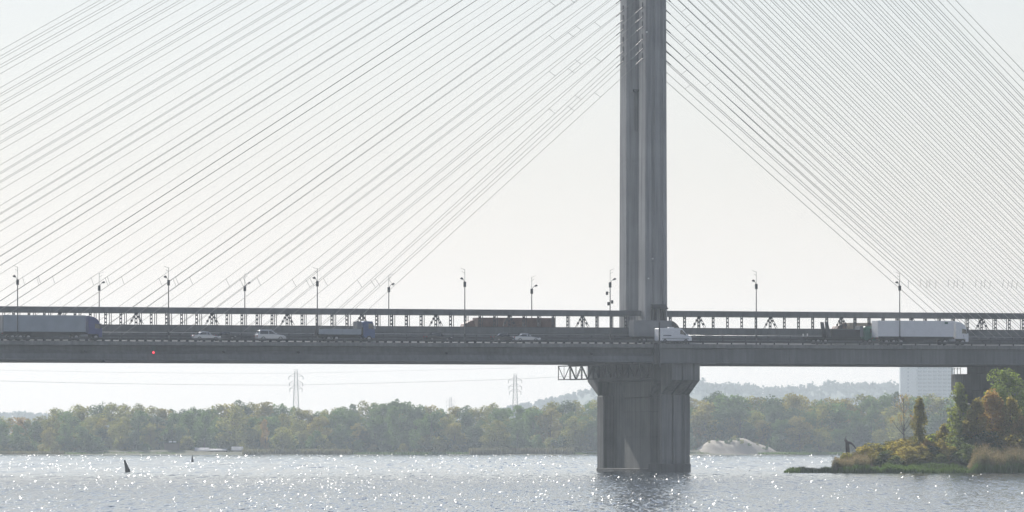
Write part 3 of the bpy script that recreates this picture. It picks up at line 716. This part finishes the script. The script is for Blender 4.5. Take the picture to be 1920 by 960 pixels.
for v, plane in ((-LV-.25, 'roadside'), (LV, 'far-side')):
    prevL = prevR = None
    uL0 = u_at(692, -LV-.25); uR0 = u_at(1781, -LV-.25)
    for i in range(36):
        g_, r_ = divmod(i, 3)
        # landing where the line crosses the gallery beam, then run down to deck level
        ub = uL0-g_*11.72-r_*2.36; zt = ztower(i); ut = -1.75
        k = (ub-ut)/(BZ1-zt); ud = ut+k*(21.3-zt)
        t, A, D = cable(ud, 21.3, zt, -1, v, i+1, 'wide fan', plane, None)
        if r_ and prevL:
            pA, pD = prevL
            for zz, off in ((BZ1+4.9, 0), (None, 0)):
                if zz is None:
                    uu = -1.75-(8.6 if r_ == 1 else 13.2)
                    f1 = (uu-A.x)/(D.x-A.x); f2 = (uu+1.1-pA.x)/(pD.x-pA.x)
                    spacer(t, A.lerp(D, f1), pA.lerp(pD, f2))
                else:
                    q1 = on_line(A, D, zz); q2 = on_line(pA, pD, zz-1.25); spacer(t, q1, q2)
        prevL = (A, D)
        ub = uR0+i*1.62; ut = 1.75; k = (ub-ut)/(BZ1-zt); ud = ut+k*(21.3-zt)
        t, A, D = cable(ud, 21.3, zt, 1, v, i+1, 'dense fan', plane, None)
        if prevR and r_:
            pA, pD = prevR
            q1 = on_line(A, D, BZ1+5.6); q2 = on_line(pA, pD, BZ1+4.3); spacer(t, q1, q2)
            if r_:
                uu = 1.75+(4.2 if r_ == 1 else 8.4)
                f1 = (uu-A.x)/(D.x-A.x); f2 = (uu-1.0-pA.x)/(pD.x-pA.x)
                spacer(t, A.lerp(D, f1), pA.lerp(pD, f2))
        prevR = (A, D)

# ------------------------------------------------------------------ street lamps
def lamp(px, v, label, group, face, ytop, extra=False):
    u = u_at(px, v); t = bthing('street_lamp', label, 'street lamp', u, v, road_z(v), group)
    zb = z_at(ytop, u, v)-road_z(v)            # ballast box height
    MB().tube([(0,0,0), (0,0,.9), (0,0,zb)], [.14, .11, .075], 8).build('pole', 'lamp_grey', t)
    MB().box(-.19, .19, -.16, .16, zb-.35, zb+.5).build('ballast_box', 'steel_dark', t, bevel=.03)
    MB().bar((0,0,zb+.5), (0,0,zb+2.5), .035, 6).build('mast', 'lamp_grey', t)
    s = face
    ar = MB().tube([(0,0,zb+.4), (s*.4, -.2, zb+.95), (s*.75, -.3, zb+1.0)], .04, 6).build('arm', 'lamp_grey', t)
    m = MB(); m.prism([(s*.42, zb+.84), (s*.85, zb+.93), (s*.88, zb+1.08), (s*.65, zb+1.22), (s*.42, zb+1.06)], -.48, -.14)
    hd = m.build('lamp_head', 'steel_dark', t, bevel=.04)
    MB().prism([(s*.47, zb+.82), (s*.8, zb+.89), (s*.8, zb+.85), (s*.47, zb+.78)], -.45, -.17).build('lens', 'lens', hd)
    for q, w_ in ((2.4, .9), (1.85, .55)):
        MB().bar((0,0,zb+q), (s*w_*.8, 0, zb+q+.3), .03, 4).build('bracket', 'lamp_grey', t)
    MB().box(-.12, .12, -.15, .1, 1.0, 1.5).build('service_hatch', 'steel_dark', t)
    if extra:
        for dz, dx in ((-1.2, -.55), (-2.6, .35), (-2.9, -.3)): MB().box(dx-.16, dx+.16, -.15, .15, zb+dz-.35, zb+dz+.2).build('signal_box', 'steel_dark', t, bevel=.03)
        for dz, dx in ((-1.2, -.55), (-2.6, .35), (-2.9, -.3)): MB().bar((0,0,zb+dz), (dx, 0, zb+dz), .04).build('bracket', 'lamp_grey', t)
NL = [(33, 530), (316, 531), (595, 533), (871.5, 534), (1144, 535), (1418, 538), (1687, 541)]
near_lab = ['roadside street lamp beside the rear end of the grey curtain trailer', 'roadside street lamp before the silver sedan, long span', 'roadside street lamp by the raised tailgate of blue-cab flatbed', 'roadside street lamp behind the brown container cab on long span',
            'roadside street lamp hung with signal boxes beside concrete tower', 'roadside street lamp on empty stretch after the white van', 'roadside street lamp in front of the white articulated trailer']
for i, (px, y) in enumerate(NL): lamp(px, -19.6, near_lab[i], 'street lamps along the roadside barrier', 1 if i == 4 else -1, y, i == 4)
FL = [(186, 541), (459, 542), (729, 544), (997, 547)]
far_lab = ['far-side street lamp rising above the blue tractor cab', 'far-side street lamp above the gap before the silver estate car', 'far-side street lamp beyond the blue-cab flatbed truck', 'far-side street lamp above the brown container']
for i, (px, y) in enumerate(FL): lamp(px, 15.5, far_lab[i], 'street lamps across the far carriageway', 1, y)
# ------------------------------------------------------------------ vehicles (x forward, y left, z up)
def wheel_meshes(r, w):
    m = MB(); m.tube([(0, -w/2, 0), (0, w/2, 0)], r, 16); a = m.mesh('tyre', 'rubber', bevel=.03)
    m = MB(); m.tube([(0, -w/2-.012, 0), (0, w/2+.012, 0)], r*.58, 12); return a, m.mesh('rim', 'rim', bevel=.02)
WH = {}
def wheels(t, xs, r, w, half):
    key = (r, w)
    if key not in WH: WH[key] = wheel_meshes(r, w)
    for x in xs:
        for s in (-1, 1):
            o = obj('wheel', WH[key][0], t, (x, s*(half-w/2), r)); obj('rim', WH[key][1], o)
def vehicle(name, label, cat, px, v, face=1, group=None):
    u = u_at(px, v); return bthing(name, label, cat, u, v, road_z(v), group, 0 if face > 0 else math.pi)
def car(name, label, px, v, paint, L, H, style, rack=False):
    t = vehicle(name, label, 'car', px, v)                 # px: rear end
    W_ = .88; b = .82 if H < 1.6 else .98
    if style == 'sedan':
        low = [(0, .38), (.02, .8), (.12, b+.10), (1.0, b+.12), (L*.66, b+.06), (L-.5, b-.1), (L-.05, .62), (L, .36), (L-.2, .22), (.2, .22)]
        top = [(.55, b+.10), (1.25, H-.06), (1.75, H), (2.45, H-.01), (L*.69, b+.05)]
    else:
        low = [(0, .42), (.03, b), (.1, b+.12), (1.0, b+.14), (L*.68, b+.10), (L-.45, b-.02), (L-.04, .7), (L, .42), (L-.2, .28), (.2, .28)]
        top = [(.12, b+.1), (.38, H-.08), (.7, H), (2.4, H-.01), (L*.71, b+.09)]
    MB().prism(low, -W_, W_).build('body', paint, t, bevel=.06, smooth=False)
    cab = MB(); ins = [(x, z) for x, z in top]
    n_ = len(top); vs = []
    for s in (-1, 1):
        for x, z in top: vs.append((x, s*(W_-.05-(z-b)*.22), z))
    cab.add(vs, [tuple(range(n_)), tuple(range(2*n_-1, n_-1, -1))]+[(i, i+n_, (i+1) % n_+n_, (i+1) % n_) for i in range(n_)])
    cab.build('cabin', paint, t, bevel=.09, smooth=True)
    mid_x = (top[1][0]+top[-1][0])/2
    for s in (-1, 1):
        def pt(x, z): return (x, s*(W_-.035-(z-b)*.22), z)
        zt_, zb_ = H-.13, b+.17
        x0 = top[0][0]+.30; x1 = top[1][0]+.12; x2 = top[3][0]-.02; x3 = top[4][0]-.42
        for a0, a1, c0, c1 in ((x0, x1, mid_x-.06, mid_x-.06), (mid_x+.06, mid_x+.06, x3, x2)):
            m = MB(); m.add([pt(a0, zb_), pt(c0, zb_), pt(c1, zt_), pt(a1, zt_)], [(0, 1, 2, 3)]); m.build('side_window', 'glass', t)
        MB().box(L-.25, L-.02, s*.6-.17, s*.6+.17, .58, .74).build('headlight', 'lens', t, bevel=.03)
        MB().box(-.02, .1, s*.68-.14, s*.68+.14, .72, .92).build('tail_light', 'tail', t, bevel=.02)
        MB().box(x3-.1, x3+.1, s*(W_+.02)-.09, s*(W_+.02)+.09, b+.12, b+.26).build('mirror', paint, t, bevel=.03)
        if rack: MB().bar((.7, s*.6, H+.07), (2.5, s*.6, H+.06), .035, 6).build('roof_rail', 'galv', t)
    def ws(xa, za, xb, zb, nm):
        off = Vector((zb-za, 0, xa-xb)).normalized()*.02*(1 if xa > xb else -1)
        if off.z < 0: off = -off
        m = MB(); ya = W_-.14-(za-b)*.22; yb = W_-.14-(zb-b)*.22
        m.add([Vector((xa, -ya, za))+off, Vector((xa, ya, za))+off, Vector((xb, yb, zb))+off, Vector((xb, -yb, zb))+off], [(0, 1, 2, 3)]); m.build(nm, 'glass', t)
    ws(top[4][0]-.06, b+.14, top[3][0]+.05, H-.06, 'windscreen'); ws(top[0][0]+.06, b+.18, top[1][0]-.04, H-.12, 'rear_window')
    wheels(t, (L*.2, L*.8), .33 if H < 1.6 else .37, .22, W_+.01)
    return t
def tractor(t, x, paint, H=3.75, deflector=True, W_=1.24):
    """sleeper cab; x = back of the cab"""
    L = 2.25; c = obj('cab', MB().prism([(x, 1.0), (x, H-.55), (x+.1, H), (x+.9, H-.05), (x+1.55, H-.45), (x+1.95, 2.55), (x+L, 1.75), (x+L, .55), (x+1.7, .5), (x+1.6, 1.0), (x+.7, 1.0)], -W_, W_).mesh('cab', paint, bevel=.06), t)
    for s in (-1, 1):
        y = s*(W_+.012)
        m = MB(); m.add([(x+1.05, y, 1.95), (x+1.92, y, 1.85), (x+1.80, y, 2.55), (x+1.05, y, 2.65)], [(0, 1, 2, 3)]); m.build('side_window', 'glass', c)
        MB().box(x+L-.12, x+L+.01, s*.95-.2, s*.95+.2, .62, .85).build('headlight', 'lens', c, bevel=.03)
        MB().box(x+1.9, x+2.05, s*(W_+.16)-.1, s*(W_+.16)+.1, 1.95, 2.7).build('mirror', 'chassis', c, bevel=.03)
        MB().box(x+1.35, x+1.38, s*(W_+.008)-.006, s*(W_+.008)+.006, .9, 1.7).build('door_handle', 'chassis', c)
    m = MB(); m.add([(x+L+.012, -W_*.9, 1.78), (x+L+.012, W_*.9, 1.78), (x+1.99, W_*.88, 2.56), (x+1.99, -W_*.88, 2.56)], [(0, 1, 2, 3)]); m.build('windscreen', 'glass', c)
    MB().box(x+L-.02, x+L+.04, -.8, .8, .95, 1.6).build('grille', 'chassis', c)
    if not deflector: return c
    m = MB().prism([(x+.05, H-.02), (x+.05, H+.16), (x+.9, H-.05)], -W_*.9, W_*.9).build('roof_deflector', paint, c)
    return c
def artic(name, label, px, v, paint, tmat, face=1, HT=3.95, L=13.6, rear=None, cabH=3.75, ctn=False):
    t = vehicle(name, label, 'truck', px, v, face)
    MB().box(.12, L, -1.27, 1.27, 1.22, HT).build('trailer_box', tmat, t, bevel=.03)
    MB().box(0, .11, -1.27, 1.27, 1.2, HT-.01).build('rear_door', rear or tmat, t, bevel=.02)
    for s in (-1, 1):
        if not ctn: MB().box(.13, L-.05, s*1.285-.012, s*1.285+.012, 1.16, 1.34).build('side_rail', 'chassis', t)
        MB().box(-.03, 0, s*1.0-.2, s*1.0+.2, 1.0, 1.15).build('tail_light', 'tail', t)
        MB().box(4.8, 8.2, s*1.15-.04, s*1.15+.04, .5, 1.0).build('side_guard', 'chassis', t)
    if ctn:
        rb = MB().box(-.06, .06, -1.31, 1.31, 1.25, HT-.05).mesh('rib', tmat)
        for i in range(16): obj('rib', rb, t, (.5+i*(L-.8)/15, 0, 0))
    MB().box(.2, L+1.0, -.55, .55, .85, 1.2).build('chassis', 'chassis', t)
    wheels(t, (1.6, 2.9, 4.2), .48, .36, 1.25)
    x = L+.45
    tractor(t, x, paint, cabH)
    MB().box(x-2.6, x+1.9, -.5, .5, .6, .98).build('tractor_frame', 'chassis', t)
    for s in (-1, 1): MB().tube([(x-1.3, s*.95, .7), (x-.1, s*.95, .7)], .28, 10).build('fuel_tank', 'rim', t)
    wheels(t, (x-2.0, x+1.2), .5, .34, 1.22)
    return t
artic('articulated_truck', 'blue tractor pulling a long grey curtain-sided trailer', 1, -15.0, 'blue', 'trailer_grey', rear='box_grey')
wt = artic('articulated_truck', 'white articulated refrigerated truck with tall white trailer', 1640, -15.5, 'white', 'white')
for s_ in (-1, 1): MB().box(12.0, 12.55, s_*1.285-.012, s_*1.285+.012, 3.45, 3.8).build('green_marker', 'green', wt)
artic('container_truck', 'brown container truck seen beyond the gallery frame posts', 1036, 9.5, 'red_brown', 'red_brown', -1, HT=4.3, ctn=True)
artic('tilt_truck', 'beige tilt truck beyond the frame, behind green-cab flatbed', 1690, 10.0, 'red_brown', 'beige', -1, HT=3.85, L=10)
car('silver_sedan', 'silver sedan with sunlit roof following the estate car', 361, -11.5, 'silver', 4.5, 1.46, 'sedan')
car('small_dark_car', 'small dark car hugging the median just ahead of silver sedan', 402, -9.0, 'darkcar', 3.4, 1.4, 'sedan')
car('silver_estate', 'silver estate car with roof rails on the near road', 480, -11.8, 'silver', 4.8, 1.78, 'suv', True)
car('dark_saloon', 'dark saloon alone behind the brown container lamp, windscreen facing sun', 797, -9.5, 'darkcar', 4.4, 1.45, 'sedan')
car('black_hatchback', 'black hatchback with glinting roof leading nose to tail pair', 923, -9.6, 'darkcar', 4.1, 1.48, 'sedan')
car('grey_saloon', 'grey saloon with pale sunlit roof in front of black hatchback', 962, -10.2, 'silver', 4.5, 1.42, 'sedan')
# flatbed with blue cab
t = vehicle('flatbed_truck', 'blue-cab flatbed truck with grey dropsides and raised dark tailgate', 'truck', 588, -12.2)
MB().box(.5, 8.0, -1.2, 1.2, 1.0, 1.15).build('bed', 'chassis', t)
for s in (-1, 1):
    for x0 in (1.3, 4.5): MB().box(x0, x0+3.1, s*1.22-.03, s*1.22+.03, 1.12, 2.0).build('dropside', 'trailer_grey', t, bevel=.01)
MB().box(7.85, 7.95, -1.2, 1.2, 1.15, 2.3).build('headboard', 'chassis', t)
MB().box(7.0, 7.8, -1.0, 1.0, 1.2, 3.25).build('tool_box', 'box_grey', t, bevel=.04)
MB().prism([(.15, 1.0), (.75, 1.05), (.7, 3.35), (.62, 3.45)], -.12, .12).build('tailgate', 'steel_dark', t)
MB().box(.3, 9.8, -.45, .45, .65, .99).build('chassis', 'chassis', t)
c = MB().prism([(8.05, .8), (8.05, 3.1), (8.2, 3.3), (9.6, 3.25), (9.95, 2.2), (10.02, 1.5), (10.02, .6), (8.3, .6)], -1.15, 1.15).build('cab', 'blue2', t, bevel=.05)
for s in (-1, 1):
    m = MB(); y = s*1.165; m.add([(8.9, y, 2.1), (9.85, y, 2.05), (9.6, y, 2.9), (8.9, y, 2.95)], [(0,1,2,3)]); m.build('side_window', 'glass', c)
    MB().box(9.98, 10.05, s*.8-.17, s*.8+.17, .85, 1.05).build('headlight', 'lens', c, bevel=.02)
    MB().box(9.85, 10.0, s*1.3-.1, s*1.3+.1, 2.0, 2.6).build('mirror', 'lens', c, bevel=.03)
wheels(t, (2.2, 3.5, 9.0), .48, .34, 1.15)
# green-cab flatbed with raised loading ramp
t = vehicle('recovery_truck', 'green-cab recovery truck with low dark bed and raised ramp', 'truck', 1508, -12.6)
MB().box(.2, 9.6, -1.2, 1.2, .95, 1.2).build('bed', 'chassis', t)
MB().box(4.4, 9.4, -1.2, 1.2, 1.21, 2.35).build('side_board', 'steel_dark', t)
for s in (-1, 1): MB().prism([(3.6, 1.21), (4.3, 1.21), (3.75, 3.6), (3.3, 3.65)], s*.95-.2, s*.95+.2).build('loading_ramp', 'steel', t)
MB().box(9.45, 10.1, -1.0, 1.0, 1.2, 3.0).build('winch_box', 'box_grey', t, bevel=.04)
c = MB().prism([(10.25, .8), (10.25, 2.75), (10.4, 2.95), (11.9, 2.9), (12.25, 1.9), (12.3, .6), (10.5, .6)], -1.15, 1.15).build('cab', 'green', t, bevel=.05)
for s in (-1, 1):
    m = MB(); y = s*1.165; m.add([(11.2, y, 1.9), (12.1, y, 1.85), (11.88, y, 2.6), (11.2, y, 2.6)], [(0,1,2,3)]); m.build('side_window', 'glass', c)
    MB().box(12.25, 12.34, s*.8-.17, s*.8+.17, .85, 1.05).build('headlight', 'lens', c, bevel=.02)
    MB().box(.1, .25, s*.9-.14, s*.9+.14, 1.25, 1.7).build('warning_lamp', 'lens', t, bevel=.03)
MB().box(.3, 12.0, -.45, .45, .6, .94).build('chassis', 'chassis', t)
wheels(t, (2.0, 3.3, 11.2), .46, .34, 1.15)
# white panel van
t = vehicle('panel_van', 'white panel van with sloping bonnet passing the concrete tower', 'van', 1231, -15.2)
MB().prism([(0, .5), (.02, 2.35), (.12, 2.48), (3.7, 2.5), (4.15, 2.35), (4.85, 1.55), (5.65, 1.2), (5.8, .9), (5.8, .45), (5.5, .35), (.2, .35)], -.98, .98).build('body', 'white', t, bevel=.06)
for s in (-1, 1):
    m = MB(); y = s*.99; m.add([(3.75, y, 1.55), (4.75, y, 1.4), (4.55, y, 1.75), (4.05, y, 2.2), (3.75, y, 2.2)], [(0,1,2,3,4)]); m.build('side_window', 'glass', t)
    MB().box(.6, 5.3, s*.985-.012, s*.985+.012, .72, .82).build('rubbing_strip', 'chassis', t)
    MB().box(.8, 2.2, s*.984-.01, s*.984+.01, 1.22, 1.38).build('side_stripe', 'box_grey', t)
    MB().box(5.45, 5.72, s*.72-.2, s*.72+.2, .85, 1.12).build('headlight', 'lens', t, bevel=.04)
    MB().box(4.5, 4.65, s*1.1-.1, s*1.1+.1, 1.35, 1.65).build('mirror', 'chassis', t, bevel=.03)
m = MB(); m.add([(4.86, -.85, 1.58), (4.86, .85, 1.58), (4.19, .8, 2.36), (4.19, -.8, 2.36)], [(0,1,2,3)]); m.build('windscreen', 'glass', t)
MB().box(2.0, 2.9, -.4, .4, 2.5, 2.68).build('roof_vent', 'white', t, bevel=.04)
wheels(t, (1.1, 4.75), .36, .24, .99)
# grey box truck behind the van
t = vehicle('box_truck', 'grey box truck overtaking behind the white van by tower', 'truck', 1184, -10.2)
MB().box(0, 6.6, -1.22, 1.22, 1.05, 3.65).build('cargo_box', 'box_grey', t, bevel=.03)
MB().box(-.05, 0, -1.15, 1.15, 1.1, 3.55).build('rear_door', 'box_grey', t)
MB().box(.2, 8.2, -.45, .45, .65, 1.04).build('chassis', 'chassis', t)
c = MB().prism([(6.75, .8), (6.75, 2.85), (6.95, 3.0), (7.75, 2.9), (8.3, 2.0), (8.4, 1.2), (8.4, .55), (6.95, .55)], -1.08, 1.08).build('cab', 'darkcar', t, bevel=.06)
for s in (-1, 1):
    m = MB(); y = s*1.095; m.add([(7.35, y, 1.85), (8.2, y, 1.8), (7.75, y, 2.6), (7.35, y, 2.6)], [(0,1,2,3)]); m.build('side_window', 'glass', c)
    MB().box(8.36, 8.43, s*.75-.17, s*.75+.17, .8, 1.0).build('headlight', 'lens', c, bevel=.02)
MB().prism([(6.7, 3.0), (6.95, 3.0), (7.75, 2.95), (7.2, 3.4), (6.8, 3.6)], -1, 1).build('roof_deflector', 'darkcar', t, bevel=.04)
wheels(t, (1.8, 7.6), .45, .3, 1.12)
# tipper lorry just showing over the far wall
t = vehicle('grey_van', 'grey van whose roof just shows over the median wall', 'van', 272, 10.5, -1)
MB().prism([(0, .5), (.05, 2.5), (.2, 2.72), (1.9, 2.75), (2.6, 2.4), (3.4, 1.6), (4.4, 1.2), (4.5, .5), (4.2, .4), (.2, .4)], -.95, .95).build('body', 'box_grey', t, bevel=.06)
for s in (-1, 1):
    m = MB(); y = s*.965; m.add([(1.9, y, 1.6), (3.2, y, 1.6), (2.5, y, 2.3), (1.9, y, 2.4)], [(0,1,2,3)]); m.build('side_window', 'glass', t)
wheels(t, (.9, 3.6), .36, .24, .96)

# ------------------------------------------------------------------ wooded spit at the right
SY = 1108.0
def spit_z(x, y):
    px = 960+x*F/SY
    a = np.interp(px, [1440, 1490, 1540, 1580, 1650, 1760, 1850, 2100, 2400], [-1.5, -.1, .25, .7, 1.5, 2.0, 2.0, 2.0, 2.0])
    e = min(1, max(-.6, (y-SY+2)/9)); b = min(1, max(-.6, (SY+44-y)/10))
    return -1.2 if a < 0 else a*min(e, b)+(.15*wav(x*8, y*5) if e > .3 else 0)-.12
struct(grid(spit_z, list(np.linspace((1440-960)*SY/F, (2500-960)*SY/F, 110)), list(np.linspace(SY-8, SY+50, 40))).build('spit_ground', 'soil', smooth=True))
def on_spit(px, dy):
    y = SY+dy; x = (px-960)*y/F; return Vector((x, y, max(0, spit_z(x, y))-.1))
def spit_tree(kind, name, label, cat, px, ytop, dy, h0, wx=1, group=None):
    loc = on_spit(px, dy); h = CAMH+(HZ-ytop)*loc.y/F-loc.z
    return plant(kind, name, label, cat, loc, h/h0, group, wx=wx)
pop = [tree_kind(14, 5.4, 6500, 70, .36, lm, 'poplar', .06, .16) for lm in ('near_leaf_green', 'near_leaf_olive')]
spit_tree(pop[1], 'poplar', 'slim young poplar standing alone above the spit bushes', 'tree', 1724, 741, 14, 14, .95)
spit_tree(pop[0], 'poplar', 'tall slender poplar in front of the dark bridge pier corner', 'tree', 1800, 717, 17, 14, 1.25)
big = tree_kind(16, 9, 9500, 60, .42, 'near_leaf_fresh', 'round', .2, .25)
spit_tree(big, 'broadleaf_tree', 'tallest fresh green tree reaching the bridge deck on the spit', 'tree', 1886, 692, 24, 16, 1.05)
big2 = tree_kind(14, 8, 11000, 50, .30, 'near_leaf_green', 'round', .15, .22)
spit_tree(big2, 'broadleaf_tree', 'dull green tree at the spit beyond the orange crown', 'tree', 1935, 716, 28, 14, .9)
ora = tree_kind(13, 7, 8000, 60, .36, 'near_leaf_orange', 'poplar', .1, .2)
spit_tree(ora, 'autumn_tree', 'russet-orange autumn tree with feathery upright branches', 'tree', 1862, 733, 16, 13, 1.35)
yel = tree_kind(12, 6, 7000, 50, .36, 'near_leaf_yellow', 'poplar', .08, .18)
spit_tree(yel, 'autumn_tree', 'yellowing tree squeezed between slender poplar and russet tree', 'tree', 1832, 748, 14, 12, 1.15)
spit_tree(ora, 'autumn_tree', 'low orange-tipped tree rising behind the big reed bank', 'tree', 1915, 782, 12, 13, 1.4)
spit_tree(yel, 'autumn_tree', 'yellow-green tree with upright shoots beside tallest green tree', 'tree', 1897, 745, 14, 12, 1.1)
spit_tree(yel, 'autumn_tree', 'short olive-yellow tree between the two poplars', 'tree', 1770, 795, 20, 12, 1.3)
# bare sapling
t = thing('bare_sapling', 'nearly leafless brown sapling left of the lone young poplar', 'tree', on_spit(1694, 15))
h = 11.0; m = MB(); m.tube([(0,0,0), (.1,0,h*.5), (0,.1,h*.97)], [.10, .06, .02], 6); m.build('trunk', 'bark', t)
tip = []; m = MB()
for i in range(26):
    z = h*random.uniform(.35, .95); a = random.uniform(0, 6.28); r = (h-z)*.25+.3
    e = Vector((r*math.cos(a), r*math.sin(a), z+r*1.2)); m.tube([(0.05, .05, z), (e.x*.5, e.y*.5, z+r*.5), e], [.03, .02, .01], 4)
    tip += [list(e+Vector((random.gauss(0, .25), random.gauss(0, .25), random.gauss(0, .35)))) for _ in range(16)]
m.build('branches', 'bark', t); q, f = leaf_cloud(np.array(tip), .2); obj('crown', mesh_np('crown', q, f, 'near_leaf_orange'), t)
# bushes
bk = {lm: [tree_kind(5, 6, 3800, 26, .36, 'near_'+lm, 'bush', .02, .09) for _ in range(2)] for lm in ('leaf_olive', 'leaf_yellow', 'leaf_green', 'leaf_dark', 'leaf_orange')}
BL = {'leaf_olive': 'olive willow bush on the wooded spit', 'leaf_yellow': 'yellow-brown autumn bush on the wooded spit', 'leaf_green': 'green willow bush on the wooded spit', 'leaf_dark': 'dark-leaved bush low on the wooded spit', 'leaf_orange': 'rusty orange bush on the wooded spit'}
BS = [(1600, 848, 8, 'leaf_olive', .7), (1622, 838, 12, 'leaf_yellow', .9), (1640, 832, 16, 'leaf_olive', 1), (1665, 828, 18, 'leaf_olive', 1.1), (1690, 824, 14, 'leaf_yellow', 1.1),
      (1715, 818, 22, 'leaf_olive', 1.2), (1745, 814, 20, 'leaf_green', 1.2), (1760, 826, 12, 'leaf_yellow', .9), (1780, 815, 18, 'leaf_olive', 1.1), (1812, 820, 12, 'leaf_dark', 1.2),
      (1700, 838, 7, 'leaf_yellow', 1.2), (1660, 846, 6, 'leaf_dark', 1.0), (1735, 846, 6, 'leaf_olive', 1.1), (1765, 850, 6, 'leaf_green', 1.0), (1795, 846, 7, 'leaf_dark', 1.1),
      (1635, 852, 5, 'leaf_olive', .9), (1612, 858, 3, 'leaf_olive', .9), (1680, 856, 3, 'leaf_dark', 1.0), (1712, 852, 4, 'leaf_olive', 1.0), (1752, 838, 9, 'leaf_dark', 1.1), (1782, 838, 8, 'leaf_olive', 1.0), (1805, 800, 22, 'leaf_green', 1.2), (1586, 850, 7, 'leaf_olive', .7), (1850, 815, 12, 'leaf_dark', 1.3), (1880, 822, 10, 'leaf_yellow', 1.2), (1910, 815, 9, 'leaf_yellow', 1.2), (1840, 848, 8, 'leaf_dark', 1.0),
      (1870, 838, 7, 'leaf_green', 1.0), (1735, 828, 10, 'leaf_orange', .6), (1725, 836, 8, 'leaf_yellow', .9), (1940, 800, 12, 'leaf_green', 1.4), (1820, 835, 6, 'leaf_dark', 1.0)]
for px, yt, dy, lm, wx in BS: spit_tree(random.choice(bk[lm]), 'willow_bush', BL[lm], 'bush', px, yt, dy, 5, wx*1.45, 'spit bushes, '+lm[5:])
# dead snag
t = thing('dead_snag', 'broken dark dead tree stump leaning over the spit tip bushes', 'snag', on_spit(1588, 10))
k = SY/F; zz = lambda py: CAMH+(HZ-py)*k-on_spit(1588, 10).z
m = MB(); m.tube([(.3,0,0), (.15,0,zz(850)), (.1,0,zz(838)), (.0,0,zz(829)), (-.2,.05,zz(824))], [.30, .30, .32, .26, .10], 8); m.build('trunk', 'bark', t)
m = MB(); m.tube([(.05,0,zz(830)), (.55,0,zz(830)), (.95,.1,zz(834)), (1.5,.1,zz(842))], [.24, .2, .14, .06], 7); m.build('fallen_limb', 'bark', t)
m = MB(); m.tube([(-.1,0,zz(827)), (-.2,0,zz(821)), (-.1,0,zz(817))], [.12, .07, .03], 6); m.build('limb', 'bark', t)
m = MB(); m.tube([(.1,0,zz(832)), (-.35,.1,zz(826)), (-.45,.1,zz(822))], [.10, .06, .03], 6); m.build('limb', 'bark', t)
# reeds of the spit
def spit_reeds(name, x0, x1, dy0, dy1, hpx, n_, lean, wid, material, label, plume=None):
    ps = []
    for _ in range(n_):
        px = random.uniform(x0, x1); dy = random.uniform(dy0, dy1); q = on_spit(px, dy); ps.append([q.x, q.y, max(-.1, q.z)])
    ps = np.array(ps); xs = 960+ps[:, 0]*F/ps[:, 1]
    edge = np.clip(np.minimum(xs-x0, x1-xs)/(.12*(x1-x0))+.45, .3, 1)[:, None]
    me, pl = reed_mesh(name, ps, hpx*SY/F*edge*(.9+.12*np.sin(xs*.11)+.08*np.sin(xs*.31))[:, None], lean, wid, material, plume)
    o = stuff(tag(obj(name, me), label, 'reeds'))
    if pl: stuff(obj('plumes', pl, o))
spit_reeds('reed_bed', 1470, 1580, -3, 3, 13, 2600, .25, .10, 'reed_green', 'low bright green reeds trailing off the spit tip')
spit_reeds('reed_bed', 1562, 1632, -3, 6, 27, 6500, .12, .07, 'reed_pale', 'pale tawny reeds before the bushes at the spit tip', .35)
spit_reeds('reed_bed', 1570, 1650, -5, 0, 17, 3500, .15, .08, 'reed_green', 'green reeds at the waterline beneath the tawny reeds')
spit_reeds('reed_bed', 1650, 1722, -5, 1, 15, 5200, .2, .09, 'reed_green', 'bright green reed clump at the waterline under olive bushes')
spit_reeds('reed_bed', 1715, 1830, -4, 2, 12, 3500, .2, .08, 'reed_green', 'short green reed fringe at waterline under dark bushes')
spit_reeds('reed_bed', 1816, 2060, -6, 5, 38, 16000, .10, .07, 'reed_pale', 'large feathery reed bank with pale plumes below orange trees', .5)
spit_reeds('reed_bed', 1814, 2060, -7, -3, 22, 6000, .12, .08, 'reed_green', 'dark green reed skirt at foot of the feathery reed bank')

# ------------------------------------------------------------------ haze: the autumn air
hb = MB().box(-2950, 2950, -250, 10300, -5, PT+14).build('haze', 'white')
hb.data.materials.clear()
hm = bpy.data.materials.new('haze_air'); hm.use_nodes = True; hn = hm.node_tree.nodes; hl = hm.node_tree.links
hn.remove(hn['Principled BSDF']); pv = hn.new('ShaderNodeVolumePrincipled')
pv.inputs['Color'].default_value = (.82, .92, 1, 1); pv.inputs['Density'].default_value = 0.85e-4; pv.inputs['Anisotropy'].default_value = .30
hl.new(pv.outputs[0], hn['Material Output'].inputs['Volume']); hb.data.materials.append(hm)
stuff(hb); hb['label'] = 'pale autumn haze filling the river valley'; hb['category'] = 'haze'
